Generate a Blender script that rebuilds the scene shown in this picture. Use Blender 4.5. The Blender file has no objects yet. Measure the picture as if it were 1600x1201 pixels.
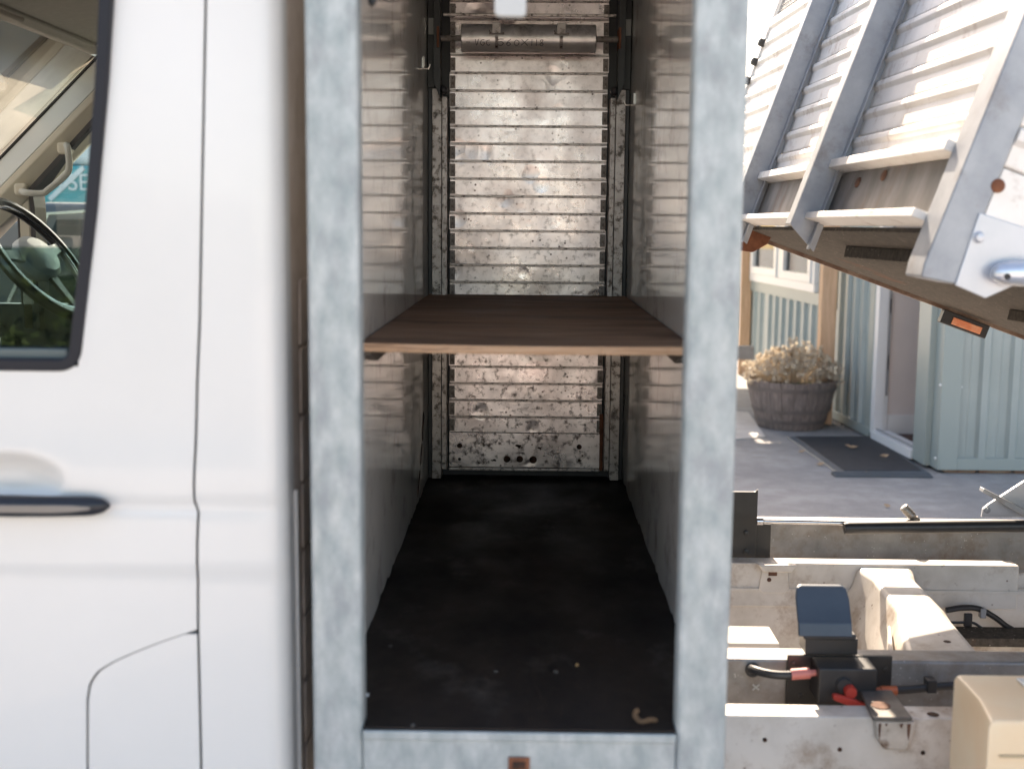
import bpy, bmesh, math, random
import numpy as np
from mathutils import Vector, Matrix, Euler
random.seed(7)
S = bpy.context.scene
COL = S.collection
R = math.radians

# ------------------------------------------------------------------ camera, world, sun
TH, YAW, ROLL, FPX = R(7.45), R(0.66), R(0.5), 1907.0
CAMP = Vector((0, 0, 1.62))
_f = Vector((-math.sin(YAW)*math.cos(TH), math.cos(YAW)*math.cos(TH), -math.sin(TH)))
_r0 = _f.cross(Vector((0, 0, 1))).normalized(); _u0 = _r0.cross(_f)
_r = _r0*math.cos(ROLL) + _u0*math.sin(ROLL); _u = -_r0*math.sin(ROLL) + _u0*math.cos(ROLL)
cam = bpy.data.objects.new('camera', bpy.data.cameras.new('camera')); COL.objects.link(cam)
M = Matrix(((_r.x, _u.x, -_f.x), (_r.y, _u.y, -_f.y), (_r.z, _u.z, -_f.z))).to_4x4()
cam.matrix_world = Matrix.Translation(CAMP) @ M
cam.data.sensor_width = 36; cam.data.lens = FPX/1600*36
cam.data.clip_start = 0.05; cam.data.clip_end = 500
cam.data.dof.use_dof = True; cam.data.dof.focus_distance = 3.75; cam.data.dof.aperture_fstop = 3.2
S.camera = cam

SUN = Vector((-0.035, 0.785, 0.618)).normalized()          # towards the sun
W = bpy.data.worlds.new('World'); S.world = W; W.use_nodes = True
nt = W.node_tree; nt.nodes.clear()
sk = nt.nodes.new('ShaderNodeTexSky'); sk.sky_type = 'NISHITA'; sk.sun_disc = False
sk.sun_elevation = math.asin(SUN.z); sk.sun_rotation = math.atan2(SUN.x, SUN.y)
sk.dust_density = 2.0; sk.air_density = 1.0
bg = nt.nodes.new('ShaderNodeBackground'); bg.inputs[1].default_value = 0.15
wo = nt.nodes.new('ShaderNodeOutputWorld')
nt.links.new(sk.outputs[0], bg.inputs[0]); nt.links.new(bg.outputs[0], wo.inputs[0])
sl = bpy.data.lights.new('sun', 'SUN'); sl.energy = 5.0; sl.angle = R(0.5); sl.color = (1, .94, .86)
so = bpy.data.objects.new('sun', sl); COL.objects.link(so)
so.rotation_euler = SUN.to_track_quat('Z', 'Y').to_euler()
S.view_settings.view_transform = 'Standard'; S.view_settings.look = 'None'
S.view_settings.gamma = 1; S.view_settings.use_curve_mapping = False
S.view_settings.exposure = 1.64
S.view_settings.use_white_balance = True; S.view_settings.white_balance_temperature = 7900; S.view_settings.white_balance_tint = 14
S.render.engine = 'CYCLES'
S.cycles.max_bounces = 10; S.cycles.glossy_bounces = 6; S.cycles.diffuse_bounces = 6
S.cycles.transparent_max_bounces = 12
S.cycles.sample_clamp_indirect = 6
try: S.cycles.use_denoising = True; S.cycles.denoiser = 'OPENIMAGEDENOISE'
except Exception: pass

def at(px, py, Y=None, z=None, x=None):
    """the point of the place seen at a photo position, at a known depth, height or offset"""
    d = _f*FPX + _r*(px-800) - _u*(py-600.5)
    t = (Y/d.y) if Y is not None else ((z-CAMP.z)/d.z if z is not None else x/d.x)
    return CAMP + d*t

# ------------------------------------------------------------------ materials
def rgb(c): return (c[0], c[1], c[2], 1) if len(c) == 3 else c
def g(v, t=0): return (v*(1+t), v, v*(1-t))
_m = {}
def mat(name, c1, c2=None, scale=4, lo=.4, hi=.65, rough=.5, rough2=None, metal=0, bump=0, bscale=60, bdist=.002,
        dirt=None, dscale=12, dlo=.6, dhi=.7, stretch=None, coat=0, spec=.5, spots=None, sscale=30, sthr=.12,
        grad=None, detail=8, ior=1.5, wave=None):
    m = bpy.data.materials.new(name); m.use_nodes = True; _m[name] = m
    n, l = m.node_tree.nodes, m.node_tree.links
    b = n['Principled BSDF']; b.inputs['Metallic'].default_value = metal; b.inputs['Roughness'].default_value = rough
    b.inputs['Coat Weight'].default_value = coat; b.inputs['Coat Roughness'].default_value = .06
    b.inputs['Specular IOR Level'].default_value = spec; b.inputs['IOR'].default_value = ior
    tc = n.new('ShaderNodeTexCoord'); mp = n.new('ShaderNodeMapping'); l.new(tc.outputs['Object'], mp.inputs[0])
    if stretch: mp.inputs['Scale'].default_value = stretch
    co = mp.outputs[0]
    def noise(sc, det=detail, rgh=.6, off=0):
        t = n.new('ShaderNodeTexNoise'); t.inputs['Scale'].default_value = sc; t.inputs['Detail'].default_value = det
        t.inputs['Roughness'].default_value = rgh
        if off:
            a = n.new('ShaderNodeVectorMath'); a.operation = 'ADD'; a.inputs[1].default_value = (off, off*1.7, -off)
            l.new(co, a.inputs[0]); l.new(a.outputs[0], t.inputs['Vector'])
        else: l.new(co, t.inputs['Vector'])
        return t.outputs['Fac']
    def ramp(src, a, z, ca=(0, 0, 0, 1), cz=(1, 1, 1, 1)):
        r = n.new('ShaderNodeValToRGB'); r.color_ramp.elements[0].position = a; r.color_ramp.elements[1].position = z
        r.color_ramp.elements[0].color = ca; r.color_ramp.elements[1].color = cz; l.new(src, r.inputs[0]); return r.outputs[0]
    def mix(f, a, c):
        x = n.new('ShaderNodeMix'); x.data_type = 'RGBA'; l.new(f, x.inputs[0])
        for s, i in ((a, 6), (c, 7)):
            if isinstance(s, tuple): x.inputs[i].default_value = rgb(s)
            else: l.new(s, x.inputs[i])
        return x.outputs[2]
    cur = rgb(c1)
    nf = None
    if c2 is not None:
        nf = noise(scale); cur = ramp(nf, lo, hi, rgb(c1), rgb(c2))
    dfac = None
    if dirt is not None:
        dfac = ramp(noise(dscale, 10, .7, 3.3), dlo, dhi)
        if grad:   # more dirt low down: (z where none, z where full)
            sp = n.new('ShaderNodeSeparateXYZ'); l.new(tc.outputs['Object'], sp.inputs[0])
            mr = n.new('ShaderNodeMapRange'); mr.inputs[1].default_value = grad[0]; mr.inputs[2].default_value = grad[1]
            mr.inputs[3].default_value = grad[2] if len(grad) > 2 else 0
            l.new(sp.outputs[2], mr.inputs[0])
            mm = n.new('ShaderNodeMath'); mm.operation = 'MULTIPLY'; l.new(dfac, mm.inputs[0]); l.new(mr.outputs[0], mm.inputs[1]); dfac = mm.outputs[0]
        cur = mix(dfac, cur, rgb(dirt))
    if spots is not None:
        v = n.new('ShaderNodeTexVoronoi'); v.inputs['Scale'].default_value = sscale; v.inputs['Randomness'].default_value = 1
        l.new(co, v.inputs['Vector'])
        f = ramp(v.outputs['Distance'], sthr*.5, sthr, (1, 1, 1, 1), (0, 0, 0, 1))
        f2 = ramp(noise(sscale*.35, 3, .5, 9), .5, .62)
        mm = n.new('ShaderNodeMath'); mm.operation = 'MULTIPLY'; l.new(f, mm.inputs[0]); l.new(f2, mm.inputs[1])
        cur = mix(mm.outputs[0], cur, rgb(spots))
    if isinstance(cur, tuple): b.inputs['Base Color'].default_value = cur
    else: l.new(cur, b.inputs['Base Color'])
    if rough2 is not None:
        rr = ramp(noise(scale*1.7, 6, .6, 5), .3, .7, (rough,)*3+(1,), (rough2,)*3+(1,)); l.new(rr, b.inputs['Roughness'])
    if dfac is not None and metal > 0:
        mr = n.new('ShaderNodeMapRange'); mr.inputs[3].default_value = metal; mr.inputs[4].default_value = 0; l.new(dfac, mr.inputs[0]); l.new(mr.outputs[0], b.inputs['Metallic'])
    if bump:
        bp = n.new('ShaderNodeBump'); bp.inputs['Strength'].default_value = bump; bp.inputs['Distance'].default_value = bdist
        h = noise(bscale, 5, .6, 1)
        if wave:   # dents: sparse round pits
            v = n.new('ShaderNodeTexVoronoi'); v.inputs['Scale'].default_value = wave; l.new(tc.outputs['Object'], v.inputs['Vector'])
            f = ramp(v.outputs['Distance'], .0, .42, (0, 0, 0, 1), (1, 1, 1, 1))
            f2 = ramp(noise(wave*.4, 2, .5, 4), .5, .56)
            mx = n.new('ShaderNodeMix'); mx.inputs[3].default_value = 0; l.new(f2, mx.inputs[0]); mx.inputs[2].default_value = 1; l.new(f, mx.inputs[3])
            ad = n.new('ShaderNodeMath'); ad.operation = 'MULTIPLY_ADD'; ad.inputs[1].default_value = 1.35
            l.new(mx.outputs[0], ad.inputs[0]); l.new(h, ad.inputs[2]); h = ad.outputs[0]
        l.new(h, bp.inputs['Height']); l.new(bp.outputs[0], b.inputs['Normal'])
    return m

VAN = mat('van_paint', (.70, .695, .675), (.725, .72, .70), 2.5, rough=.30, coat=.35, bump=.02, bscale=3, bdist=.01)
VANDUST = mat('dusty_paint', (.56, .45, .37), (.68, .58, .51), 6, rough=.5, dirt=(.34, .25, .19), dlo=.5, dhi=.8, bump=.1)
JAMB = mat('jamb_grey', (.42, .41, .41), rough=.6)
RUBBER = mat('black_rubber', (.022, .023, .028), (.035, .035, .04), 8, rough=.45)
BLACKPL = mat('black_plastic', (.02, .021, .023), (.032, .032, .034), 20, rough=.4, bump=.1, bscale=300, bdist=.0005)
BLUEGREY = mat('blue_grey_plastic', (.045, .066, .092), (.06, .08, .108), 9, rough=.42, bump=.15, bscale=200, bdist=.0005)
GREYPL = mat('grey_plastic', (.3, .3, .31), rough=.4)
GALV = mat('galvanised_steel', (.29, .34, .35), (.48, .52, .525), 30, lo=.34, hi=.68, rough=.42, rough2=.62, metal=.25,
           dirt=(.27, .29, .305), dscale=20, dlo=.50, dhi=.72, bump=.15, bscale=60, stretch=(1, 1, .55))
GALVD = mat('weathered_galvanised_steel', (.22, .215, .21), (.34, .33, .32), 14, lo=.35, hi=.7, rough=.5, metal=.4,
            dirt=(.16, .11, .075), dscale=9, dlo=.5, dhi=.75, bump=.2, bscale=60, spots=(.5, .5, .48), sscale=90, sthr=.2)
GALVB = mat('galvanised_rib', (.30, .32, .35), (.42, .44, .46), 12, lo=.35, hi=.7, rough=.5, metal=.3, dirt=(.22, .2, .19), dscale=8, dlo=.55, dhi=.75, bump=.1)
SLAT = mat('shutter_aluminium', (.44, .365, .345), (.92, .825, .80), 5.5, lo=.30, hi=.60, rough=.22, rough2=.40, metal=.92,
           dirt=(.10, .065, .05), dscale=46, dlo=.52, dhi=.66, grad=(1.85, .98, .26), bump=.38, bscale=5, bdist=.006, wave=13,
           spots=(.14, .10, .09), sscale=50, sthr=.2)
RAILM = mat('guide_rail_metal', (.36, .32, .30), (.50, .455, .43), 10, rough=.4, metal=.7, dirt=(.10, .075, .055), dscale=55, dlo=.5, dhi=.62, bump=.1)
CLIPM = mat('clip_steel', (.24, .21, .19), (.34, .30, .27), 30, rough=.5, metal=.5, dirt=(.09, .05, .03), dscale=60, dlo=.5, dhi=.7)
BEAD = mat('bead_aluminium', (.62, .55, .52), rough=.3, metal=.85, dirt=(.08, .06, .045), dscale=70, dlo=.5, dhi=.66)
BARREL = mat('barrel_aluminium', (.74, .70, .67), (.62, .58, .55), 14, rough=.34, metal=.6, dirt=(.12, .09, .07), dscale=14, dlo=.5, dhi=.68, bump=.05, grad=(2.14, 2.19))
WALLM = mat('gloss_lining', (.86, .82, .77), (.91, .87, .82), 3, rough=.06, rough2=.10, metal=0, spec=.55, ior=1.6, dirt=(.30, .25, .2), dscale=7, dlo=.52, dhi=.8,
            bump=.05, bscale=2.5, bdist=.003)
BLACKM = mat('black_steel', (.018, .019, .02), (.03, .03, .03), 12, rough=.4)
FLOORM = mat('phenolic_floor', (.013, .010, .009), (.030, .021, .017), 4, rough=.5, rough2=.75, dirt=(.15, .135, .12), dscale=4, dlo=.57, dhi=.86, bump=.2, bscale=70, spec=.25, stretch=(1, .6, 1))
PLY = mat('plywood_top', (.12, .066, .043), (.30, .185, .125), 4.5, lo=.32, hi=.7, rough=.55, rough2=.8, dirt=(.24, .19, .16), dscale=7, dlo=.60, dhi=.82, stretch=(.6, 1.6, 1), bump=.3, bscale=50,
          spots=(.018, .013, .011), sscale=17, sthr=.13, spec=.3)
PLYE = mat('plywood_edge', (.50, .30, .18), (.62, .41, .27), 30, rough=.7, stretch=(.3, 1, 8), dirt=(.2, .1, .06), dscale=20, dlo=.55, dhi=.7)
RUST = mat('rust', (.17, .06, .03), (.26, .1, .05), 30, rough=.85, bump=.4)
DRUST = mat('dark_rust', (.10, .05, .035), (.17, .09, .06), 30, rough=.9)
HOLE = mat('hole_rim_rust', (.03, .018, .012), (.09, .035, .02), 60, rough=.9)
WHITEFR = mat('chassis_white', (.46, .42, .37), (.66, .62, .57), 6, lo=.3, hi=.6, rough=.45, dirt=(.27, .18, .12), dscale=9, dlo=.52, dhi=.76, spots=(.13, .06, .035), sscale=38, sthr=.16, bump=.1, bscale=20)
TIPW = mat('tipper_plank', (.76, .72, .67), (.86, .83, .79), 5, rough=.5, metal=.15, dirt=(.36, .24, .17), dscale=12, dlo=.55, dhi=.8, bump=.1)
TIPU = mat('tipper_underside', (.05, .04, .03), (.11, .09, .07), 70, lo=.35, hi=.7, rough=.9, dirt=(.16, .055, .025), dscale=4, dlo=.6, dhi=.75, bump=.5, bscale=80, spots=(.4, .36, .3), sscale=75, sthr=.2)
TIPWEB = mat('tipper_web', (.15, .14, .13), (.27, .25, .235), 8, rough=.55, metal=.3, dirt=(.15, .08, .05), dscale=5, dlo=.55, dhi=.72, stretch=(1, 1.6, .6))
SILVER = mat('bright_plate', (.50, .53, .57), (.58, .60, .64), 6, rough=.32, metal=.35, bump=.08, bscale=20)
CREAMTANK = mat('cream_plastic', (.84, .62, .40), (.86, .72, .52), 3, rough=.38, bump=.08, bscale=8, dirt=(.6, .38, .18), dscale=3, dlo=.55, dhi=.8)
RED = mat('red_plastic', (.5, .045, .03), rough=.4)
PINK = mat('pink_sleeve', (.62, .20, .17), rough=.4)
ORANGE = mat('orange_sleeve', (.55, .13, .05), rough=.45)
AMBER = mat('amber_lens', (.95, .30, .14), (.98, .48, .28), 30, rough=.2)
CLAD = mat('green_cladding', (.33, .385, .373), (.37, .425, .41), 3, rough=.42, coat=.15, bump=.03, bscale=4, dirt=(.26, .29, .26), dscale=3, dlo=.6, dhi=.8)
CLADT = mat('green_trim', (.31, .365, .35), rough=.4)
UPVC = mat('white_upvc', (.78, .79, .79), rough=.3)
PINKWALL = mat('interior_wall', (.66, .58, .54), (.7, .62, .58), 2, rough=.8)
SKIRT = mat('skirting', (.74, .73, .71), rough=.5)
TIMBER = mat('pine_timber', (.62, .39, .24), (.74, .49, .32), 7, rough=.75, stretch=(6, 6, .6), dirt=(.28, .13, .06), dscale=5, dlo=.62, dhi=.72, bump=.15)
TIMBERD = mat('weathered_timber', (.40, .34, .29), (.5, .44, .38), 7, rough=.8, stretch=(1, 1, 1))
BARR = mat('oak_barrel', (.18, .145, .13), (.27, .22, .20), 6, rough=.8, stretch=(6, 6, .8), bump=.2, dirt=(.24, .21, .19), dscale=6, dlo=.55, dhi=.75)
BAND = mat('barrel_band', (.16, .135, .125), (.22, .185, .17), 9, rough=.6, metal=.3)
SOIL = mat('soil', (.04, .028, .018), rough=1)
BLOOM = mat('dried_bloom', (.62, .52, .40), (.80, .71, .58), 30, rough=.9)
LEAFG = mat('green_leaf', (.035, .075, .02), (.06, .11, .03), 10, rough=.6)
MAT = mat('mat_rubber', (.022, .024, .03), (.034, .036, .043), 20, rough=.7, bump=.5, bscale=160, dirt=(.1, .1, .1), dscale=6, dlo=.65, dhi=.85)
MATE = mat('mat_edge', (.07, .085, .10), (.09, .105, .12), 9, rough=.55)
ASPH = mat('asphalt', (.30, .28, .265), (.38, .358, .338), 6, rough=.9, bump=.6, bscale=130, bdist=.004, spots=(.42, .41, .40), sscale=110, sthr=.3, dirt=(.24, .226, .216), dscale=1.6, dlo=.45, dhi=.7)
BOUNCE = mat('pale_bounce', (.54, .50, .475), (.62, .58, .555), 1.5, rough=.9, bump=.3, bscale=40, dirt=(.3, .27, .24), dscale=3, dlo=.5, dhi=.7)  # pale surface of the added sheet that bounces sunlight
CONC = mat('pale_concrete', (.55, .50, .45), (.64, .6, .55), 4, rough=.9, bump=.2)
CREAMW = mat('cream_render', (.62, .57, .48), (.68, .63, .54), 1.2, rough=.9, bump=.2, bscale=40)
BRICK = mat('plinth_brick', (.28, .15, .10), (.36, .27, .2), 10, rough=.9)
TRIMC = mat('cab_cream_trim', (.62, .58, .49), rough=.6)
TRIMB = mat('cab_lit_trim', (.66, .69, .68), rough=.55)
HEADL = mat('cab_headlining', (.36, .335, .285), (.40, .37, .32), 60, rough=.95)
DASH = mat('cab_dash', (.018, .03, .042), (.03, .045, .06), 5, rough=.45)
SEATM = mat('cab_seat', (.03, .032, .038), rough=.9)
WHEELM = mat('wheel_leather', (.03, .029, .028), rough=.28, spec=1, coat=.3)
HUBM = mat('wheel_hub', (.52, .55, .55), rough=.35)
CHROME = mat('chrome_trim', (.7, .7, .72), rough=.2, metal=1)
TEAL = mat('teal_paint', (.03, .36, .40), rough=.3, coat=.5)
PALEP = mat('pale_van_paint', (.66, .74, .76), rough=.3, coat=.5)
GREYP = mat('grey_car_paint', (.09, .10, .105), rough=.3, coat=.6, metal=.3)
HEDGE = mat('hedge_leaf', (.025, .05, .015), (.07, .11, .035), 3, rough=.7)
MARK = mat('marker_ink', (.03, .028, .03), rough=.6)
WIRE = mat('bright_wire', (.6, .57, .53), rough=.3, metal=.8)
CRUMB = mat('tan_crumb', (.60, .36, .16), rough=.9)
STICK = mat('pale_sticker', (.46, .48, .46), rough=.5)
DKGLASS = mat('dark_glass', (.02, .03, .035), rough=.05)

def glassmat(name, tint, f0=.06, extra=.0, k=1.7):
    m = bpy.data.materials.new(name); m.use_nodes = True; n, l = m.node_tree.nodes, m.node_tree.links; n.clear()
    o = n.new('ShaderNodeOutputMaterial'); t = n.new('ShaderNodeBsdfTransparent'); t.inputs[0].default_value = rgb(tint)
    gl = n.new('ShaderNodeBsdfGlossy'); gl.inputs['Roughness'].default_value = .02
    fr = n.new('ShaderNodeFresnel'); fr.inputs[0].default_value = 1.5
    ma = n.new('ShaderNodeMath'); ma.operation = 'MULTIPLY_ADD'; ma.inputs[1].default_value = k; ma.inputs[2].default_value = extra
    l.new(fr.outputs[0], ma.inputs[0]); mx = n.new('ShaderNodeMixShader'); l.new(ma.outputs[0], mx.inputs[0])
    l.new(t.outputs[0], mx.inputs[1]); l.new(gl.outputs[0], mx.inputs[2]); l.new(mx.outputs[0], o.inputs[0]); return m
GLASST = glassmat('tinted_glass', (.50, .62, .62), extra=.02)
GLASSC = glassmat('clear_glass', (.86, .93, .92))
GLASSW = glassmat('window_glass', (.34, .38, .40), extra=0, k=.7)
def leafy(m, tcol):
    n, l = m.node_tree.nodes, m.node_tree.links; b_ = n['Principled BSDF']; o = [x for x in n if x.type == 'OUTPUT_MATERIAL'][0]
    t = n.new('ShaderNodeBsdfTranslucent'); t.inputs[0].default_value = rgb(tcol); mx = n.new('ShaderNodeMixShader'); mx.inputs[0].default_value = .35
    l.new(b_.outputs[0], mx.inputs[1]); l.new(t.outputs[0], mx.inputs[2]); l.new(mx.outputs[0], o.inputs[0])
leafy(BLOOM, (.70, .62, .50))
def dustglass():
    m = glassmat('dusty_windscreen', (.72, .76, .72)); n, l = m.node_tree.nodes, m.node_tree.links
    o = [x for x in n if x.type == 'OUTPUT_MATERIAL'][0]; src = o.inputs[0].links[0].from_socket
    d = n.new('ShaderNodeBsdfTranslucent'); d.inputs[0].default_value = (.62, .58, .48, 1)
    tc = n.new('ShaderNodeTexCoord'); no = n.new('ShaderNodeTexNoise'); no.inputs['Scale'].default_value = 9; no.inputs['Detail'].default_value = 9
    l.new(tc.outputs['Object'], no.inputs['Vector'])
    mr = n.new('ShaderNodeMapRange'); mr.inputs[1].default_value = .35; mr.inputs[2].default_value = .75; mr.inputs[3].default_value = .18; mr.inputs[4].default_value = .34
    l.new(no.outputs[0], mr.inputs[0]); mx = n.new('ShaderNodeMixShader'); l.new(mr.outputs[0], mx.inputs[0]); l.new(src, mx.inputs[1]); l.new(d.outputs[0], mx.inputs[2]); l.new(mx.outputs[0], o.inputs[0]); return m
GLASSD = dustglass()

# ------------------------------------------------------------------ mesh helpers
def box(bm, x0, x1, y0, y1, z0, z1, mi=0):
    v = [bm.verts.new((x, y, z)) for x in (x0, x1) for y in (y0, y1) for z in (z0, z1)]
    for f in ((0, 1, 3, 2), (4, 6, 7, 5), (0, 4, 5, 1), (2, 3, 7, 6), (0, 2, 6, 4), (1, 5, 7, 3)):
        bm.faces.new([v[i] for i in f]).material_index = mi
    return v
def prism(bm, poly, axis, a, b, mi=0):
    """closed 2-D outline pushed along an axis; poly holds the other two coordinates in x,y,z order"""
    def p(q, t):
        return {'x': (t, q[0], q[1]), 'y': (q[0], t, q[1]), 'z': (q[0], q[1], t)}[axis]
    A = [bm.verts.new(p(q, a)) for q in poly]; B = [bm.verts.new(p(q, b)) for q in poly]
    n = len(poly)
    for i in range(n):
        bm.faces.new((A[i], A[(i+1) % n], B[(i+1) % n], B[i])).material_index = mi
    bm.faces.new(A[::-1]).material_index = mi; bm.faces.new(B).material_index = mi
def loft(bm, rings, cap=True, close=True):
    vs = [[bm.verts.new(p) for p in r] for r in rings]; n = len(rings[0])
    for a, b in zip(vs, vs[1:]):
        for i in range(n if close else n-1):
            j = (i+1) % n
            bm.faces.new((a[i], a[j], b[j], b[i]))
    if cap and close: bm.faces.new(vs[0][::-1]); bm.faces.new(vs[-1])
def tube(bm, pts, r, n=10, cap=True):
    pts = [Vector(p) for p in pts]; rings = []; ref = None
    for i, p in enumerate(pts):
        t = ((pts[min(i+1, len(pts)-1)]-pts[max(i-1, 0)])).normalized()
        if ref is None: ref = t.orthogonal().normalized()
        ref = (ref - t*ref.dot(t)).normalized(); s = t.cross(ref)
        rr = r[i] if isinstance(r, (list, tuple)) else r
        rings.append([p + (ref*math.cos(2*math.pi*k/n) + s*math.sin(2*math.pi*k/n))*rr for k in range(n)])
    loft(bm, rings, cap)
def smoothpath(pts, k=6):
    pts = [Vector(p) for p in pts]; out = []
    P = [pts[0]*2-pts[1]] + pts + [pts[-1]*2-pts[-2]]
    for i in range(1, len(P)-2):
        for j in range(k):
            t = j/k; a, b, c, d = P[i-1], P[i], P[i+1], P[i+2]
            out.append(.5*((2*b)+(c-a)*t+(2*a-5*b+4*c-d)*t*t+(3*b-a-3*c+d)*t**3))
    out.append(pts[-1]); return out
def strip(bm, path, w, y0, y1):
    """flat bar of width w following a path in the x-z plane, from y0 to y1"""
    n = len(path); L, Rr = [], []
    for i in range(n):
        a = Vector(path[max(i-1, 0)]); b = Vector(path[min(i+1, n-1)]); d = (b-a).normalized(); nn = Vector((-d.y, d.x))
        p = Vector(path[i]); L.append(p+nn*w/2); Rr.append(p-nn*w/2)
    loft(bm, [[(L[i].x, y0, L[i].y), (Rr[i].x, y0, Rr[i].y), (Rr[i].x, y1, Rr[i].y), (L[i].x, y1, L[i].y)] for i in range(n)])
def lathe(bm, prof, c, n=32, axis='z'):
    rings = []
    for r, h in prof:
        ring = []
        for k in range(n):
            a = 2*math.pi*k/n; u, v = r*math.cos(a), r*math.sin(a)
            ring.append({'z': (c[0]+u, c[1]+v, c[2]+h), 'x': (c[0]+h, c[1]+u, c[2]+v), 'y': (c[0]+v, c[1]+h, c[2]+u)}[axis])
        rings.append(ring)
    loft(bm, rings)
_off = {}
def obj(name, bm, m, parent=None, bevel=0, smooth=False, seg=2, solid=0, local=False, angle=35):
    bmesh.ops.recalc_face_normals(bm, faces=bm.faces)
    me = bpy.data.meshes.new(name); bm.to_mesh(me); bm.free()
    for x in (m if isinstance(m, (list, tuple)) else [m]): me.materials.append(x)
    o = bpy.data.objects.new(name, me); COL.objects.link(o)
    if parent is not None:
        o.parent = parent
        if not local and parent.name in _off: o.matrix_parent_inverse = _off[parent.name]
    if solid:
        s = o.modifiers.new('solidify', 'SOLIDIFY'); s.thickness = solid; s.offset = -1
    if bevel:
        b = o.modifiers.new('bevel', 'BEVEL'); b.width = bevel; b.segments = seg; b.limit_method = 'ANGLE'; b.angle_limit = R(30); smooth = True
        b.harden_normals = True
    if smooth:
        me.polygons.foreach_set('use_smooth', [True]*len(me.polygons))
        try: me.set_sharp_from_angle(angle=R(angle))
        except Exception: pass
    return o
def tag(o, label=None, cat=None, group=None, kind=None):
    for k, v in (('label', label), ('category', cat), ('group', group), ('kind', kind)):
        if v: o[k] = v
    return o
def thing(name, loc, label, cat, group=None, rot=None):
    o = bpy.data.objects.new(name, None); COL.objects.link(o); o.location = loc
    if rot is not None: o.rotation_euler = rot
    else: _off[o.name] = Matrix.Translation(-Vector(loc))
    return tag(o, label, cat, group)
def B(): return bmesh.new()
def bx(name, m, parent, x0, x1, y0, y1, z0, z1, bevel=.0015, **k):
    b = B(); box(b, x0, x1, y0, y1, z0, z1); return obj(name, b, m, parent, bevel=bevel, **k)
def pbx(name, m, parent, q0, q1, Y, depth, bevel=.002, **k):
    """box whose near face spans two photo corners at depth Y"""
    a, c = at(*q0, Y=Y), at(*q1, Y=Y)
    return bx(name, m, parent, a.x, c.x, Y, Y+depth, min(a.z, c.z), max(a.z, c.z), bevel=bevel, **k)
def bolt(parent, c, r, h, axis, m=None, name='bolt', local=False):
    b = B(); n = 6
    lathe(b, [(r*1.25, 0), (r*1.25, -h*.25)] , c, 16, axis)
    lathe(b, [(r, -h*.25), (r, -h*.9), (r*.8, -h)], c, 6, axis)
    return obj(name, b, m or GALVB, parent, smooth=True, local=local)

# ------------------------------------------------------------------ ground
b = B(); box(b, -60, 60, -60, 90, -.3, 0); tag(obj('ground', b, ASPH), kind='structure')
b = B(); box(b, -40, 40, -50, 1.0, .0, .004); tag(obj('bounce_ground', b, BOUNCE), kind='structure')  # unseen pale sheet added behind the camera to bounce sun at the truck
b = B(); prism(b, [(.9, 8.9), (1.86, 9.35), (1.95, 10.6), (1.2, 10.9), (.8, 10.2)], 'z', .0, .012)  # pale patch laid where sunlight falls on the ground
tag(obj('sun_patch', b, CONC), kind='structure')

# ------------------------------------------------------------------ storage locker
YS, XW, ZF, YB = 1.83, .302, .835, 3.76
lk = thing('storage_locker', (0, YS, .6), 'tall open steel locker beside the white van cab, slatted shutter at its far end', 'locker')
b = B(); prism(b, [(-.334, 1.862), (-.327, 1.838), (-.308, 1.830), (-.256, 1.830), (-.251, 1.835), (-.251, 1.875), (-.302, 1.875), (-.334, 1.88)], 'z', .55, 2.45)
obj('post', b, GALV, lk, bevel=.003, seg=3)
b = B(); prism(b, [(.324, 1.862), (.319, 1.836), (.306, 1.830), (.246, 1.830), (.241, 1.835), (.241, 1.875), (.302, 1.875), (.324, 1.88)], 'z', .55, 2.45)
obj('post', b, GALV, lk, bevel=.003, seg=3)
b = B(); box(b, -.2505, .2405, 1.828, 1.872, .62, .829); box(b, -.2505, .2405, 1.824, 1.83, .817, .832)
sill = obj('sill', b, GALV, lk, bevel=.003)
c = at(811, 1192, Y=1.824)
b = B(); box(b, c.x-.017, c.x+.017, 1.8235, 1.8275, c.z-.014, c.z+.010); obj('rusty_catch', b, RUST, sill, bevel=.002)
b = B(); box(b, c.x-.010, c.x+.010, 1.8225, 1.8236, c.z-.009, c.z+.003); obj('catch_slot', b, HOLE, sill)
bx('header', GALV, lk, -.2505, .2405, 1.83, 1.875, 2.36, 2.449)
def wall(sgn):
    # lining sheet with a torn, uneven lower edge
    b = B(); ys = np.linspace(1.88, YB+.02, 60); x = sgn*XW
    rng = random.Random(5+sgn); jag = [ZF + (rng.uniform(.001, .011) if rng.random() < .35 else .002) + .003*math.sin(y*23) for y in ys]
    for (xa, xb) in ((x, x+sgn*.012),):
        rings = [[(xa, y, jag[i]), (xa, y, 2.42), (xb, y, 2.42), (xb, y, jag[i])] for i, y in enumerate(ys)]
        loft(b, rings)
    return obj('side_wall', b, WALLM, lk)
wl = wall(-1); wr = wall(1)
bx('outer_panel', GALVB, lk, -.332, -.3145, 1.881, 3.80, .56, 2.44)
bx('outer_panel', GALVB, lk, .3145, .322, 1.881, 3.80, .56, 2.44)
bx('floor_board', FLOORM, lk, -.3140, .3140, 1.877, YB+.06, .80, ZF)
bx('floor_board', FLOORM, lk, -.2505, .2405, 1.829, 1.8765, .8325, ZF+.0012)
bx('light_stop', BLACKM, lk, -.3140, .3140, 3.792, 3.80, .80, 2.45)  # unseen panel added to stop sun leaking between the slats
bx('roof_panel', GALVB, lk, -.332, .322, 1.83, 3.84, 2.451, 2.47)
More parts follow.
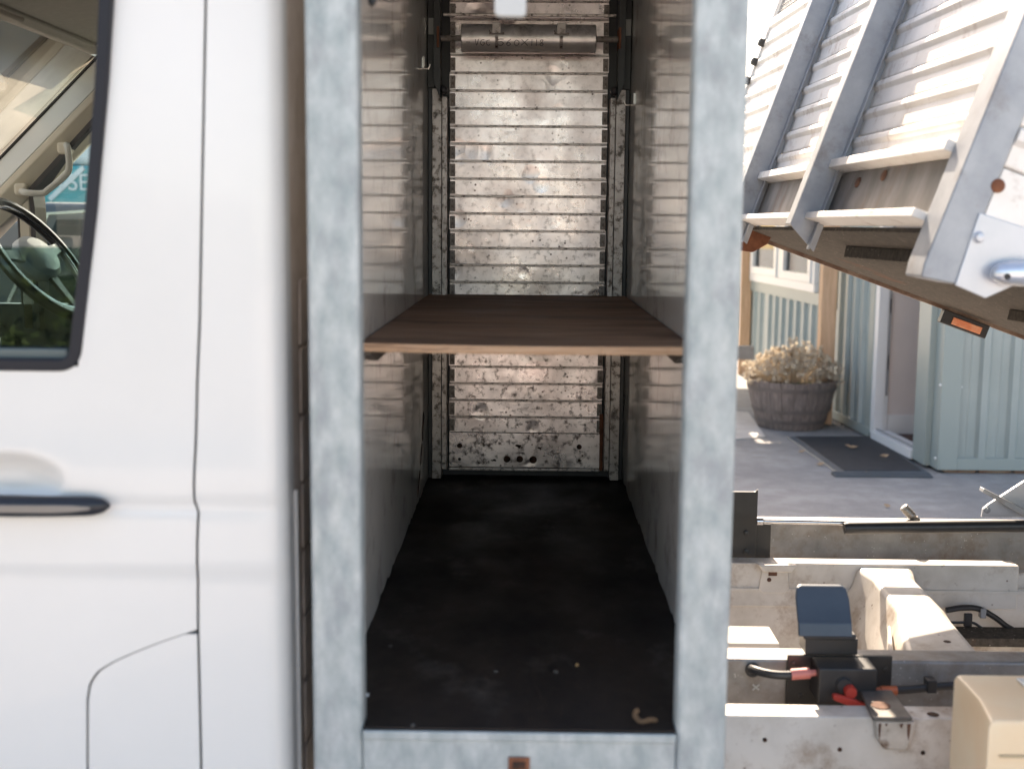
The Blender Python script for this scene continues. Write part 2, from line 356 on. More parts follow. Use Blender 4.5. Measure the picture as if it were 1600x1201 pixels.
# narrow crack in the left lining, low near the shutter
b = B()
for (ya, za, yb, zb) in ((3.56, 1.07, 3.52, .99), (3.51, .985, 3.46, .93), (3.44, .92, 3.36, .86)):
    pth = smoothpath([(-.3015, ya, za), (-.3015, (ya+yb)/2-.008, (za+zb)/2), (-.3015, yb, zb)], 4); tube(b, pth, [.0008]+[.0022]*(len(pth)-2)+[.0008], 5)
obj('crack', b, HOLE, wl)
# guide rails either side of the shutter
for s in (-1, 1):
    x = (lambda a: s*a)
    def rb(nm, m, a, c, y0, y1, z0, z1, **k):
        p, q = sorted((s*a, s*c)); return bx(nm, m, lk, p, q, y0, y1, z0, z1, **k)
    rb('guide_rail', RAILM, .242, .258, 3.70, 3.76, .87, 1.995)
    rb('guide_flange', RAILM, .2595, .2885, 3.712, 3.765, .838, 2.02)
    rb('corner_channel', BLACKM, .2890, .3010, 3.725, 3.79, .838, 2.44); rb('corner_channel', BLACKM, .2795, .3010, 3.708, 3.7245, 2.021, 2.44)
    b = B(); p, q = s*.259, s*.2785      # black funnel plate that leads the curtain in, cut to a point below
    prism(b, [(p, 2.44), (q, 2.44), (q, 2.03), (p, 1.985)], 'y', 3.64, 3.705); obj('guide_funnel', b, BLACKM, lk, bevel=.001)
    b = B(); p, q = sorted((s*.281, s*.2985)); box(b, p, q, 3.7062, 3.7076, 2.175, 2.222); st = obj('sticker', b, STICK, lk)
    b = B(); lathe(b, [(.004, -.004), (.0105, 0), (.0125, .006), (.0125, .026), (.009, .03)], (s*.252, 3.665, 2.012), 16, 'y'); k = obj('rubber_stop', b, RUBBER, lk, smooth=True); k.scale = (1, 1, 1)
bx('rusty_strip', RUST, lk, .2295, .2415, 3.752, 3.7585, .86, 1.04)
# roller shutter
SH = .0522; ZT = at(700, 84, Y=3.75).z
def slat_mesh():
    b = B(); n = 26
    prof = [(.0015, -.0006), (-.0002, .0002), (-.0008, .0008), (-.0008, .0440), (.0016, .0446), (.0016, .0455), (-.0012, .0458), (-.0026, .0472), (-.0026, .0484), (-.0012, .0500), (.0018, .0503), (.0018, .0518)]
    rings = []
    for i in range(n+1):
        xx = -.2375 + .475*i/n; rings.append([(xx, y, z) for y, z in prof])
    vs = [[b.verts.new(p) for p in r] for r in rings]
    for a, c in zip(vs, vs[1:]):
        for k in range(len(prof)-1):
            f = b.faces.new((a[k], a[k+1], c[k+1], c[k]))
            if k >= 5: f.material_index = 1
    return b
sh = bpy.data.objects.new('roller_shutter', None); COL.objects.link(sh); sh.parent = lk; sh.matrix_parent_inverse = _off[lk.name]
first = obj('slat', slat_mesh(), [SLAT, BEAD], sh, smooth=True, angle=24)
zb = ZT; n_s = 0; slz = []
z = ZT + 5*SH
k = 0
while z - SH > .975: 
    z -= SH
    o = first if k == 0 else first.copy()
    if k: COL.objects.link(o); o.parent = sh
    o.location = (random.uniform(-.0015, .0015), 3.758+random.uniform(-.0008, .0008), z); o.rotation_euler = (random.uniform(-.018, .018), 0, random.uniform(-.0015, .0015)); slz.append(z); k += 1
# bake object space so texture differs per slat: material uses object coords, so shift meshes
for i, z in enumerate(slz):
    o = [q for q in sh.children if q.name.startswith('slat')][i]
    me = first.data.copy() if i else first.data
    o.data = me
base = np.array([v.co[:] for v in first.data.vertices])
for i, z in enumerate(slz):
    o = [q for q in sh.children if q.name.startswith('slat')][i]
    c = base + np.array([0, 0, z]); o.data.vertices.foreach_set('co', c.ravel()); o.location.z = 0
    o.rotation_euler = (0, 0, o.rotation_euler[2])
# end clips
b = B(); box(b, -.008, .008, -.0045, -.001, .003, .041); clip0 = obj('end_clip', b, CLIPM, sh, bevel=.0015)
b = B()
for zz in (.011, .033): lathe(b, [(.0022, 0), (.0022, -.002), (.001, -.003)], (0, -.0045, zz), 8, 'y')
riv0 = obj('rivet', b, RAILM, clip0)
first_clip = True
for z in slz:
    for s in (-1, 1):
        if first_clip: o = clip0; first_clip = False
        else:
            o = clip0.copy(); COL.objects.link(o); o.parent = sh; r_ = riv0.copy(); COL.objects.link(r_); r_.parent = o
        o.location = (s*.2295, 3.757, z)
# bottom rail of the shutter with its holes
b = B(); box(b, -.238, .232, 3.752, 3.758, .868, slz[-1]-.001); br = obj('bottom_rail', b, SLAT, sh, bevel=.001)
b = B(); box(b, -.238, .232, 3.746, 3.760, .858, .867); obj('rail_seal', b, BEAD, sh, bevel=.002)
for (hx, hy, r_) in ((718, 696, .0065), (718, 717, .004), (905, 698, .0065), (905, 719, .004), (792, 717, .0085), (812, 717, .0085), (833, 718, .0095)):
    p = at(hx, hy, Y=3.751); b = B(); lathe(b, [(r_*1.0, 0), (r_*1.25, -.0012), (r_*1.05, -.0022), (r_*.2, -.001)], (p.x, 3.7518, p.z), 16, 'y'); obj('bolt_hole', b, HOLE, br, smooth=True)
rng = random.Random(3); b = B()
for (hx, hy, w) in ((810, 697, 13), (843, 700, 8), (771, 719, 9), (748, 723, 4), (850, 712, 4)):   # rusted-through patches
    p = at(hx, hy, Y=3.751); pts = []
    for q in range(9):
        a = 2*math.pi*q/9; rr = w*.5/507*rng.uniform(.35, 1.1); pts.append((p.x+rr*1.2*math.cos(a), p.z+rr*.6*math.sin(a)))
    prism(b, pts, 'y', 3.7508, 3.7519)
obj('rust_hole', b, HOLE, br)
# spring barrel at the top with two straps
zc = at(825, 59, Y=3.64).z; xa, xb = at(721, 60, Y=3.66).x, at(931, 60, Y=3.66).x; xm = (xa+xb)/2; YBc, RB = 3.665, .041
b = B(); lathe(b, [(RB-.004, xa-xm), (RB, xa-xm+.002), (RB, xb-xm-.002), (RB-.004, xb-xm)], (xm, YBc, zc), 48, 'x')
brl = obj('shutter_barrel', b, BARREL, lk, smooth=True)
for u0, u1 in ((-.262, xa+.001), (xb-.001, .26)): b = B(); tube(b, [(u0, YBc, zc), (u1, YBc, zc)], .009); obj('axle', b, CLIPM, brl, smooth=True)
for s, xx in ((-1, -.2655), (1, .262)): bx('axle_bracket', RUST, lk, xx-.0035, xx+.0035, YBc-.03, YBc+.035, zc-.03, zc+.03)
for hx in (776, 877):
    xs = at(hx, 60, Y=3.63).x
    b = B(); pts = []
    for a in range(-10, 9):
        an = R(180 + a*7); pts.append((YBc+(RB+.0015)*math.cos(an), zc-(RB+.0015)*math.sin(an)))
    def arc(bm, x0, x1, a0, a1, r):
        rings = []
        for i in range(13):
            an = a0+(a1-a0)*i/12; rings.append([(x0, YBc+r*math.cos(an), zc+r*math.sin(an)), (x1, YBc+r*math.cos(an), zc+r*math.sin(an)), (x1, YBc+(r+.0016)*math.cos(an), zc+(r+.0016)*math.sin(an)), (x0, YBc+(r+.0016)*math.cos(an), zc+(r+.0016)*math.sin(an))])
        loft(bm, rings)
    arc(b, xs-.005, xs+.005, R(228), R(176), RB+.0008)
    sp = obj('strap', b, RAILM, brl)
    b = B(); box(b, xs-.0125, xs+.0125, YBc-RB-.008, YBc-RB-.002, zc+.008, zc+.038); obj('hinge_plate', b, RAILM, sp, bevel=.001)
    b = B(); tube(b, [(xs-.021, YBc-RB-.006, zc+.008), (xs+.019, YBc-RB-.006, zc+.008)], .002, 8); tube(b, smoothpath([(xs-.021, YBc-RB-.007, zc+.017), (xs-.018, YBc-RB-.007, zc+.0105), (xs-.012, YBc-RB-.006, zc+.009)], 4), .0013, 6)
    lathe(b, [(.0035, 0), (.0035, -.002)], (xs+.019, YBc-RB-.006, zc+.008), 10, 'y'); obj('split_pin', b, CLIPM, sp)
    b = B(); box(b, xs-.003, xs+.003, YBc-RB+.0015, YBc-RB+.003, zc-.030, zc-.026); obj('rivet', b, HOLE, sp)
# handwriting on the barrel, strokes laid on its curve
GL = {'5': [[(.9, 1), (.15, 1), (.1, .55), (.6, .6), (.85, .3), (.5, 0), (.05, .1)]], '6': [[(.8, 1), (.3, .6), (.1, .2), (.4, 0), (.75, .2), (.5, .45), (.15, .3)]],
      '0': [[(.5, .9), (.1, .5), (.3, .05), (.75, .1), (.9, .6), (.5, .9)]], 'X': [[(.05, 1), (.9, 0)], [(1.0, 1.05), (0, .05)]],
      '1': [[(.5, 1), (.45, 0)]], '8': [[(.7, .95), (.25, .85), (.4, .55), (.8, .25), (.5, 0), (.15, .2), (.6, .55), (.75, .85), (.7, .95)]],
      'G': [[(.9, .9), (.3, .8), (.1, .3), (.5, 0), (.9, .2), (.9, .45), (.5, .45)]], 'C': [[(.9, .85), (.3, .75), (.1, .3), (.5, 0), (.95, .15)]],
      'V': [[(.1, 1), (.4, 0), (.9, 1)]], '-': [[(0, .5), (.8, .5)]]}
b = B(); cur = at(728, 68, Y=3.63).x
for ch, w in (('-', .020), (' ', .006), ('V', .015), ('G', .017), ('C', .016), (' ', .018), ('5', .024), ('6', .022), ('0', .022), ('X', .026), ('1', .013), ('1', .013), ('8', .018)):
    for st_ in GL.get(ch, []):
        pp = []
        for (u, v) in smoothpath([(a_, c_, 0) for a_, c_ in st_], 4) and [(q.x, q.y) for q in smoothpath([(a_, c_, 0) for a_, c_ in st_], 4)]:
            hz = -.024 + v*.0165; an = math.asin(max(-1, min(1, hz/RB)))
            pp.append((cur+u*w*.8, YBc-(RB+.0002)*math.cos(an), zc+(RB+.0002)*math.sin(an)))
        tube(b, pp, .0010, 5)
    cur += w
obj('handwriting', b, MARK, brl)['kind'] = 'stuff'
# hooks, hanging pull handle, cross rail and battens
for s, px_, py_ in ((-1, 672, 108), (1, 975, 164)):
    p = at(px_, py_, Y=3.58); xx = s*.3015
    b = B(); pth = smoothpath([(xx, 3.56, p.z-.002), (s*.285, 3.56, p.z-.003), (p.x+s*.004, 3.56, p.z-.002), (p.x, 3.56, p.z+.004), (p.x-s*.001, 3.56, p.z+.011)], 5); tube(b, pth, .0016, 6); box(b, min(xx, xx-s*.003), max(xx, xx-s*.003), 3.557, 3.563, p.z, p.z+.03)
    obj('wire_hook', b, WIRE, lk, smooth=True)
z1 = at(825, 20, Y=3.66).z
bx('cross_rail', BEAD, lk, -.255, .255, 3.70, 3.712, z1-.004, z1+.004, bevel=.002)
p0, p1 = at(771, -40, Y=1.80), at(822, 27, Y=1.80)
b = B(); prism(b, [(p0.x, 2.40), (p1.x, 2.40), (p1.x, p1.z+.004), (p1.x-.005, p1.z), (p0.x+.008, p1.z+.0005), (p0.x+.002, p1.z+.005)], 'y', 1.795, 1.815); obj('pull_tab', b, mat('tab_grey', (.50, .52, .52), rough=.5), lk, bevel=.002)
b = B(); tube(b, [(-.243, 1.90, 2.3), (-.2425, 1.9, 2.0), (-.238, 1.9, 1.95), (-.235, 1.9, 1.948)], .006, 8); obj('pull_cord', b, BLACKPL, lk)
ZSH = at(700, 460, Y=3.72).z
for s in (-1, 1):
    b = B(); prism(b, [(2.19, ZSH-.0165), (3.70, ZSH-.0165), (3.70, ZSH-.045), (2.30, ZSH-.045), (2.19, ZSH-.022)], 'x', *sorted((s*.301, s*.281))); obj('batten', b, mat('batten_grey', (.14, .12, .105), rough=.7), lk, bevel=.001)

# plywood shelf: resting on the battens
b = B(); rs = random.Random(21); rings = []; NX = 70; jj = 0
for i in range(NX+1):
    t = i/NX; x_ = -.2985+.597*t; jj = jj*.7+rs.uniform(-.0006, .0006); ch_ = .0035 if rs.random() < .06 else 0
    sg = -.0025*math.sin(math.pi*t); yf_ = 2.175-.010*t+jj+ch_
    rings.append([(x_, yf_+.0015, ZSH+sg), (x_, yf_, ZSH+sg-.0015), (x_, yf_+jj*.6, ZSH-.0075+sg), (x_, yf_, ZSH-.014+sg*.9), (x_, yf_+.001, ZSH-.0155+sg*.9), (x_, 3.735, ZSH-.0155), (x_, 3.735, ZSH)])
loft(b, rings)
sf = obj('plywood_shelf', b, [PLY, PLYE], smooth=True, angle=40)
for p in sf.data.polygons:
    c_ = p.center; p.material_index = 1 if (c_.y < 2.21 and abs(p.normal.z) < .8) else 0
tag(sf, 'brown plywood shelf lying across the middle of the steel locker', 'shelf')

# litter on the locker floor
def scrap(name, q, m, w, label, cat, seed=0, curl=.004):
    p = at(*q, z=ZF); r_ = random.Random(seed); b = B(); n = 9; top = []; bot = []
    for i in range(n):
        a = 2*math.pi*i/n; rr = w*r_.uniform(.45, 1); top.append((p.x+rr*math.cos(a), p.y+rr*1.2*math.sin(a), ZF+.002+r_.uniform(0, curl))); bot.append((top[-1][0], top[-1][1], ZF+.0006))
    ct = b.verts.new((p.x, p.y, ZF+.002+curl*.6)); tv = [b.verts.new(t) for t in top]; bv = [b.verts.new(t) for t in bot]
    for i in range(n): b.faces.new((ct, tv[i], tv[(i+1) % n])); b.faces.new((tv[i], bv[i], bv[(i+1) % n], tv[(i+1) % n]))
    return tag(obj(name, b, m, smooth=True), label, cat)
def curl_leaf():
    p = at(1010, 1130, z=ZF); b = B(); pth = smoothpath([(p.x-.012, p.y+.02, ZF+.018), (p.x-.017, p.y+.012, ZF+.008), (p.x-.008, p.y, ZF+.003), (p.x+.006, p.y+.002, ZF+.006), (p.x+.018, p.y+.004, ZF+.004)], 4)
    tube(b, pth, [.0015]+[.0045]*(len(pth)-2)+[.002], 6); return tag(obj('dry_leaf', b, mat('leaf_brown', (.15, .085, .045), rough=.9), smooth=True), 'curled brown dry leaf near the right front corner of the dark locker floor', 'leaf')
curl_leaf()
scrap('crumb', (902, 1040), CRUMB, .004, 'small orange crumb on the dark locker floor', 'crumb', 1)
scrap('paint_chip', (573, 1087), UPVC, .004, 'tiny white chip against the left post on the locker floor', 'chip', 2)
for i, (q, lab) in enumerate((((645, 1134), 'faint grey scrap at the front left of the locker floor'), ((868, 1050), 'small grey scrap left of the orange crumb'), ((775, 1050), 'thin grey scrap in the middle of the locker floor'), ((610, 1010), 'pale smudged scrap by the left wall of the locker floor'))):
    scrap('scrap', q, mat('scrap_grey%d' % i, (.11, .10, .09), rough=.9), .005, lab, 'scrap', 10+i, .002)

# ------------------------------------------------------------------ van cab
cab = thing('van_cab', (-1.3, 2.8, 0), 'white van cab with its near window half lowered, beside the steel locker', 'van')
YC = 1.88
def sm(t): t = max(0, min(1, t)); return t*t*(3-2*t)
HX, HZ = -.815, at(30, 752, Y=1.88).z
zsw = at(300, 793, Y=1.88).z
def Sy(x, z):
    y = YC
    if z > 1.42: y += (z-1.42)**2*.03 + (z-1.42)*.008
    y += .0045*math.exp(-((z-zsw)/.010)**2)
    y += .005*sm((zsw-.09-z)/.03)
    y -= .004*math.exp(-((z-(zsw+.055))/.05)**2)
    d = ((x-HX)/.100)**2 + ((z-HZ)/.050)**2
    if d < 1: y += .030*(sm(1-d))**1.0
    return y
seam = [(at(318, -300, Y=YC).z, at(319, -300, Y=YC).x)] + [(at(px_, py_, Y=YC).z, at(px_, py_, Y=YC).x) for px_, py_ in ((318, 0), (316, 200), (312, 500), (308, 600), (306, 700), (304, 755), (304, 785), (310, 800), (308, 850), (308, 975), (311, 1100), (315, 1300))] + [(.3, at(315, 1300, Y=YC).x-.01)]
seam.sort()
def xs(z): return float(np.interp(z, [a for a, _ in seam], [c for _, c in seam]))
curve = sorted([(at(px_, py_, Y=YC).z, at(px_, py_, Y=YC).x) for px_, py_ in ((306, 985), (250, 1004), (200, 1024), (168, 1039), (150, 1052), (139, 1070), (135, 1095), (135, 1201))] + [(.3, at(135, 1201, Y=YC).x)])
zc0 = curve[-1][0]
def xc(z): return float(np.interp(z, [a for a, _ in curve], [c for _, c in curve]))
wed = sorted([(at(px_, py_, Y=YC).z, at(px_, py_, Y=YC).x) for px_, py_ in ((196, -300), (172, 0), (165, 130), (149, 330), (132, 480), (122, 560))])
ZW = at(60, 572, Y=YC).z
def xw(z): return float(np.interp(z, [a for a, _ in wed], [c for _, c in wed]))
def panel(name, zs, fl, fr, nx, m=VAN, parent=cab, thick=.012, yy=Sy):
    b = B(); rows = []
    for z in zs:
        l, r_ = fl(z), fr(z); rows.append([b.verts.new((l+(r_-l)*i/nx, yy(l+(r_-l)*i/nx, z), z)) for i in range(nx+1)])
    for a, c in zip(rows, rows[1:]):
        for i in range(nx): b.faces.new((a[i], a[i+1], c[i+1], c[i]))
    # inward return flange so that gaps have depth
    ed = [e for e in b.edges if e.is_boundary]
    ex = bmesh.ops.extrude_edge_only(b, edges=ed)
    for v in [q for q in ex['geom'] if isinstance(q, bmesh.types.BMVert)]: v.co.y += thick
    return obj(name, b, m, parent, smooth=True, angle=50)
GAP = .0022
ZTOP = 2.16
zfull = list(np.unique(np.concatenate([np.arange(.42, ZW, .008), [ZW]])))
XF = -1.80
def drr(z): return (xc(z) if z < zc0 else xs(z)) - GAP
# door skin below the window, refined around the handle pocket
door = panel('door_panel', zfull, lambda z: XF, drr, 120)
panel('door_pillar', list(np.arange(ZW, ZTOP, .02))+[ZTOP], xw, lambda z: xs(z)-GAP, 8, parent=door)
panel('door_lower_panel', list(np.arange(.42, zc0-.001, .008)), lambda z: xc(z)+GAP, lambda z: xs(z)-GAP, 10, parent=door)
# rear quarter with rounded corner, swept round to the cab's back wall
XR = -.377
b = B(); rows = []
rc = .035
for z in list(np.arange(.42, 2.28, .012)):
    row = []; l = xs(z)+GAP
    for i in range(7): xx = l+(XR-rc-l)*i/6; row.append((xx, Sy(xx, z), z))
    y0 = Sy(XR-rc, z)
    for i in range(1, 9): a = R(90*i/8); row.append((XR-rc+rc*math.sin(a), y0+rc-rc*math.cos(a), z))
    for yy_ in (1.935, 1.95): row.append((XR, yy_, z))
    rows.append([b.verts.new(p) for p in row])
for a, c in zip(rows, rows[1:]):
    for i in range(len(a)-1): b.faces.new((a[i], a[i+1], c[i+1], c[i]))
obj('rear_quarter', b, VAN, cab, smooth=True, angle=60)
bx('back_wall', VANDUST, cab, XR-.02, XR-.0005, 1.951, 3.70, .42, 2.28)
z0 = at(450, 765, Y=1.96).z
bx('drain_strip', VAN, cab, XR-.002, XR+.004, 1.955, 1.966, .42, z0, bevel=.001)
for i in range(9):   # slatted guard behind the cab, seen edge-on in the gap
    zc_ = .50 + i*.115
    b = B(); prism(b, [(2.01, zc_), (2.01, zc_+.100), (2.017, zc_+.108), (2.12, zc_+.108), (2.12, zc_)], 'x', XR, XR+.0035); obj('guard_slat', b, VANDUST, cab, bevel=.003)
bx('inner_jamb', JAMB, cab, -.74, -.39, 1.935, 1.945, .43, 1.37)
bx('inner_jamb', JAMB, cab, -.60, -.39, 1.935, 1.945, 1.371, 2.15)
# roof, far side, floor, nose
b = B(); prism(b, [(1.93, 2.14), (1.97, 2.27), (2.2, 2.31), (3.4, 2.31), (3.62, 2.27), (3.67, 2.14), (3.6, 2.135), (2.0, 2.135)], 'x', -1.34, XR-.02); obj('roof', b, VAN, cab, bevel=.02)
b = B(); prism(b, [(-1.36, 2.06), (-1.30, 2.10), (XR-.03, 2.134), (-1.0, 2.134), (-1.34, 2.134)], 'y', 1.98, 3.62); obj('headlining', b, HEADL, cab)
vp = at(40, 40, Y=2.5)
b = B(); prism(b, [(-1.35, 2.0735), (-1.10, 2.045), (-1.095, 2.055), (-1.34, 2.09)], 'y', 2.05, 2.72); obj('sun_visor', b, HEADL, cab, bevel=.004)
bx('cab_floor', SEATM, cab, -1.9, XR-.03, 1.95, 3.6, .78, .82)
bx('bulkhead', SEATM, cab, XR-.06, XR-.022, 1.95, 3.65, .82, 2.12)
for y0, nm in ((2.08, 'passenger_seat'), (2.95, 'driver_seat')):
    b = B(); prism(b, [(-.52, 1.9), (-.46, 1.9), (-.44, 1.2), (-.5, 1.12), (-.95, 1.12), (-.98, 1.24), (-.60, 1.27)], 'y', y0, y0+.52); obj(nm, b, SEATM, cab, bevel=.03, seg=3)
# far side: A-pillar, door with window frame, mirror handle
Yf = 3.60
A0, A1 = at(136, 108, Y=Yf), at(-60, 312, Y=Yf)
d = (A1-A0).normalized(); A1 = A0 + d*.95; A0 = A0 - d*.05
up = Vector((0, 1, 0)).cross(d).normalized()
if up.z < 0: up = -up
def bar(name, p, q, prof, m, parent=cab, bevel=.004):
    """prof: (offset down-right of the line, depth)"""
    dd = (q-p).normalized(); nn = dd.cross(Vector((0, 1, 0))).normalized()
    if nn.z > 0: nn = -nn
    b = B(); loft(b, [[e + nn*u + Vector((0, v, 0)) for u, v in prof] for e in (p, q)]); return obj(name, b, m, parent, bevel=bevel)
bar('gasket', A0, A1, [(-.006, -.004), (0, -.004), (0, .02), (-.006, .02)], RUBBER, bevel=0)
bar('far_pillar', A0, A1, [(0, 0), (.065, -.035), (.068, .06), (0, .06)], TRIMB)  # lit half of the pillar, its light put into a paler blue
bar('far_pillar_trim', A0, A1, [(.0655, -.036), (.085, -.04), (.135, -.005), (.14, .06), (.07, .06)], TRIMC)  # other half of the pillar, its shade put into the cream tone
F0, F1 = at(150, 186, Y=Yf-.03), at(49, 297, Y=Yf-.03)
b = B(); strip(b, [(F0.x+.2, F0.z+.21), (F0.x, F0.z), (F1.x, F1.z), (F1.x+.004, F1.z-.05), (F1.x+.004, 1.30)], .014, Yf-.038, Yf+.045); obj('far_window_seal', b, RUBBER, cab)
b = B(); q = at(38, 335, Y=Yf); box(b, at(30, 335, Y=Yf).x, at(46, 335, Y=Yf).x, Yf, Yf+.05, 1.30, at(38, 300, Y=Yf).z+.02); obj('far_quarter_trim', b, TRIMC, cab, bevel=.003)
b = B(); box(b, at(26, 335, Y=Yf).x, at(29.5, 335, Y=Yf).x, Yf+.005, Yf+.05, 1.30, at(38, 300, Y=Yf).z); obj('far_quarter_gasket', b, RUBBER, cab)
bx('far_door', DASH, cab, -1.9, XR-.06, 3.60, 3.66, .8, 1.375)
bx('far_window_glass', GLASSC, cab, F1.x+.01, -.55, 3.64, 3.644, 1.37, 2.10, bevel=0)
bx('far_rear_pillar', TRIMC, cab, -.75, XR-.06, 3.59, 3.66, 1.375, 2.134)
hd = [at(x_, y_, Y=3.52) for x_, y_ in ((106, 232), (108, 262), (100, 276), (76, 296), (66, 302), (40, 301))]
hp = [at(103, 226, Y=3.585)] + hd + [at(32, 297, Y=3.585)]
b = B(); tube(b, smoothpath(hp, 5), .0095, 10); gh = obj('grab_handle', b, TRIMB, cab, smooth=True); gh.data.materials[0] = mat('handle_trim', (.50, .50, .46), rough=.5)
for q in (at(103, 232, Y=3.57), at(36, 296, Y=3.57)):
    b = B(); box(b, q.x-.022, q.x+.016, 3.553, 3.60, q.z-.018, q.z+.018); obj('handle_foot', b, TRIMC, gh, bevel=.01, seg=3)
# windscreen and near A-pillar
ws0, ws1 = Vector((-1.33, 0, 2.085)), Vector((-1.33-.83, 0, 1.26))
b = B(); loft(b, [[(A0.x-.01, Yf, A0.z), (A0.x-.01, 2.0, A0.z)], [(A1.x-.01, Yf, A1.z), (A1.x-.01, 2.0, A1.z)]], cap=False, close=False)
obj('windscreen', b, GLASSD, cab)
b = B(); box(b, A0.x-.03, A0.x+.05, 2.0, 3.6, A0.z+.005, 2.134); obj('windscreen_header', b, HEADL, cab, bevel=.006)
n0, n1 = Vector((A0.x, 1.93, A0.z+.03)), Vector((A1.x, 1.90, A1.z))
b = B(); loft(b, [[e+Vector(o_) for o_ in ((-.05, 0, 0), (.05, -.02, 0), (.06, .07, 0), (-.05, .07, 0))] for e in (n0, n1)]); obj('near_pillar', b, VAN, cab, bevel=.01)
bx('window_top_rail', VAN, cab, -1.34, -.60, 1.905, 1.95, 2.10, 2.17, bevel=.01)
b = B(); prism(b, [(-2.25, 1.0), (-1.52, 1.0), (-1.50, 1.27), (-1.58, 1.34), (-2.05, 1.30), (-2.2, 1.22)], 'y', 1.98, 3.6); obj('dashboard', b, DASH, cab, bevel=.02)
b = B(); box(b, -1.56, -1.47, 2.92, 3.32, 1.30, 1.405); obj('instrument_hood', b, BLACKPL, cab, bevel=.02)
# steering wheel
wc = at(58, 404, Y=3.16); rw = .178; nrm = Vector((.80, -.06, .60)).normalized(); e1 = Vector((0, 1, 0)); e1 = (e1-nrm*e1.dot(nrm)).normalized(); e2 = nrm.cross(e1)
if e2.z < 0: e2 = -e2
b = B(); N = 40; rings = []
for i in range(N):
    a = 2*math.pi*i/N; rd = e1*math.cos(a)+e2*math.sin(a); c_ = wc+rd*rw
    rings.append([c_ + (rd*math.cos(t)+nrm*math.sin(t))*.0155 for t in [2*math.pi*j/10 for j in range(10)]])
rings.append(rings[0]); loft(b, rings, cap=False); bmesh.ops.remove_doubles(b, verts=b.verts, dist=1e-5)
sw = obj('steering_wheel', b, WHEELM, cab, smooth=True)
b = B()
for i in range(12, 34):
    pass
pth = [wc+(e1*math.cos(R(a))+e2*math.sin(R(a)))*(rw-.018)+nrm*.006 for a in range(0, 361, 9)]; tube(b, pth, .0035, 6); obj('wheel_trim_ring', b, CHROME, sw, smooth=True)
b = B(); rings = []
for (rr, h) in ((.03, -.05), (.06, -.03), (.078, -.01), (.076, .010), (.060, .022), (.001, .026)):
    rings.append([wc + (e1*math.cos(a)*1.1+e2*math.sin(a)*.85)*rr + nrm*h for a in [2*math.pi*j/24 for j in range(24)]])
loft(b, rings); obj('hub', b, HUBM, sw, smooth=True)
for an in (8, 172, 270):
    dd_ = e1*math.cos(R(an))+e2*math.sin(R(an)); tt = nrm.cross(dd_)
    b = B(); loft(b, [[wc+dd_*r_+tt*w_*q+nrm*h_ for q, h_ in ((-1, -.004), (1, -.004), (1, .006), (-1, .006))] for r_, w_ in ((.05, .022), (.17, .012))]); obj('spoke', b, HUBM if an != 270 else BLACKPL, sw, bevel=.003)
# near window: seal, lowered glass
op = [(at(x_, y_, Y=YC-.004)) for x_, y_ in ((188, -300), (163, 0), (156.5, 130), (140.5, 330), (124, 480), (115, 552), (108, 562), (96, 566), (0, 569), (-500, 570))]
pth = [(p.x, p.z) for p in op][:5]; e_ = at(0, 570, Y=YC-.004); k_ = at(118, 535, Y=YC-.004); rr0 = .026
dk = Vector((pth[4][0]-k_.x, pth[4][1]-k_.z)).normalized(); cn = Vector((k_.x, k_.z)) - dk*((k_.z-e_.z)/dk.y)
for j in range(9):
    t = j/8; A_ = cn + dk*rr0; C_ = cn + Vector((-rr0, 0)); q_ = A_*(1-t)**2 + cn*2*t*(1-t) + C_*t*t; pth.append((q_.x, q_.y))
pth.append((-1.72, e_.z))
b = B(); strip(b, pth, .0195, Sy(-.7, 1.4)-.004, 1.90)
obj('window_seal', b, mat('seal_rubber', (.014, .015, .021), rough=.5, spec=.3), cab, bevel=.004)
zi = at(60, 548, Y=1.90).z
b = B(); box(b, -1.72, at(108, 548, Y=1.9).x, 1.893, 1.905, ZW-.02, zi+.004); obj('window_weatherstrip', b, mat('strip_green_grey', (.10, .13, .13), rough=.4), cab, bevel=.003)
zg = at(60, 386, Y=1.905).z; gy = 1.912
b = B(); v = [b.verts.new(p) for p in ((-1.70, gy, ZW-.03), (xw(ZW)-.01, gy, ZW-.03), (xw(zg)-.005, gy, zg), (-1.70, gy, zg))]
b.faces.new(v); ex = bmesh.ops.extrude_face_region(b, geom=list(b.faces)); bmesh.ops.translate(b, verts=[q for q in ex['geom'] if isinstance(q, bmesh.types.BMVert)], vec=(0, .004, 0)); obj('window_glass', b, GLASST, cab)
bx('door_inner_card', DASH, cab, -1.75, -.74, 1.925, 1.975, .85, ZW-.005)
b = B(); strip(b, [(xw(ZW)-.012, ZW), (xw(2.1)-.012, 2.1)], .02, 1.915, 1.96); obj('window_channel', b, RUBBER, cab)
# door handle
hx1 = at(171, 788, Y=1.865).x; hz = at(60, 789, Y=1.865).z
b = B(); rings = []
for i in range(41):
    t = i/40; xx = -1.02 + (hx1+1.02)*t; k = math.sqrt(max(0, 1-max(0, (t-.90)/.101)**2))*(1-.12*max(0, (t-.6)/.4)); yy_ = 1.858+.010*max(0, (t-.72)/.28)**1.6
    rings.append([(xx, yy_+.016*math.sin(a)*k, hz+.0175*math.cos(a)*k-.0*t) for a in [2*math.pi*j/14 for j in range(14)]])
loft(b, rings); dh = obj('door_handle', b, mat('handle_black', (.012, .014, .02), rough=.35), door, smooth=True, angle=60)
b = B(); rings = []
for i in range(13):
    t = i/12; xx = -1.0 + (hx1-.026+1.0)*t; k = 1-.6*max(0, (t-.85)/.15)**2; yy_ = 1.8410+.0085*max(0, (t-.72)/.28)**1.6
    rings.append([(xx, yy_, hz-.001+.0062*k), (xx, yy_, hz-.001-.0062*k), (xx, yy_+.012, hz-.001-.0062*k), (xx, yy_+.012, hz-.001+.0062*k)])
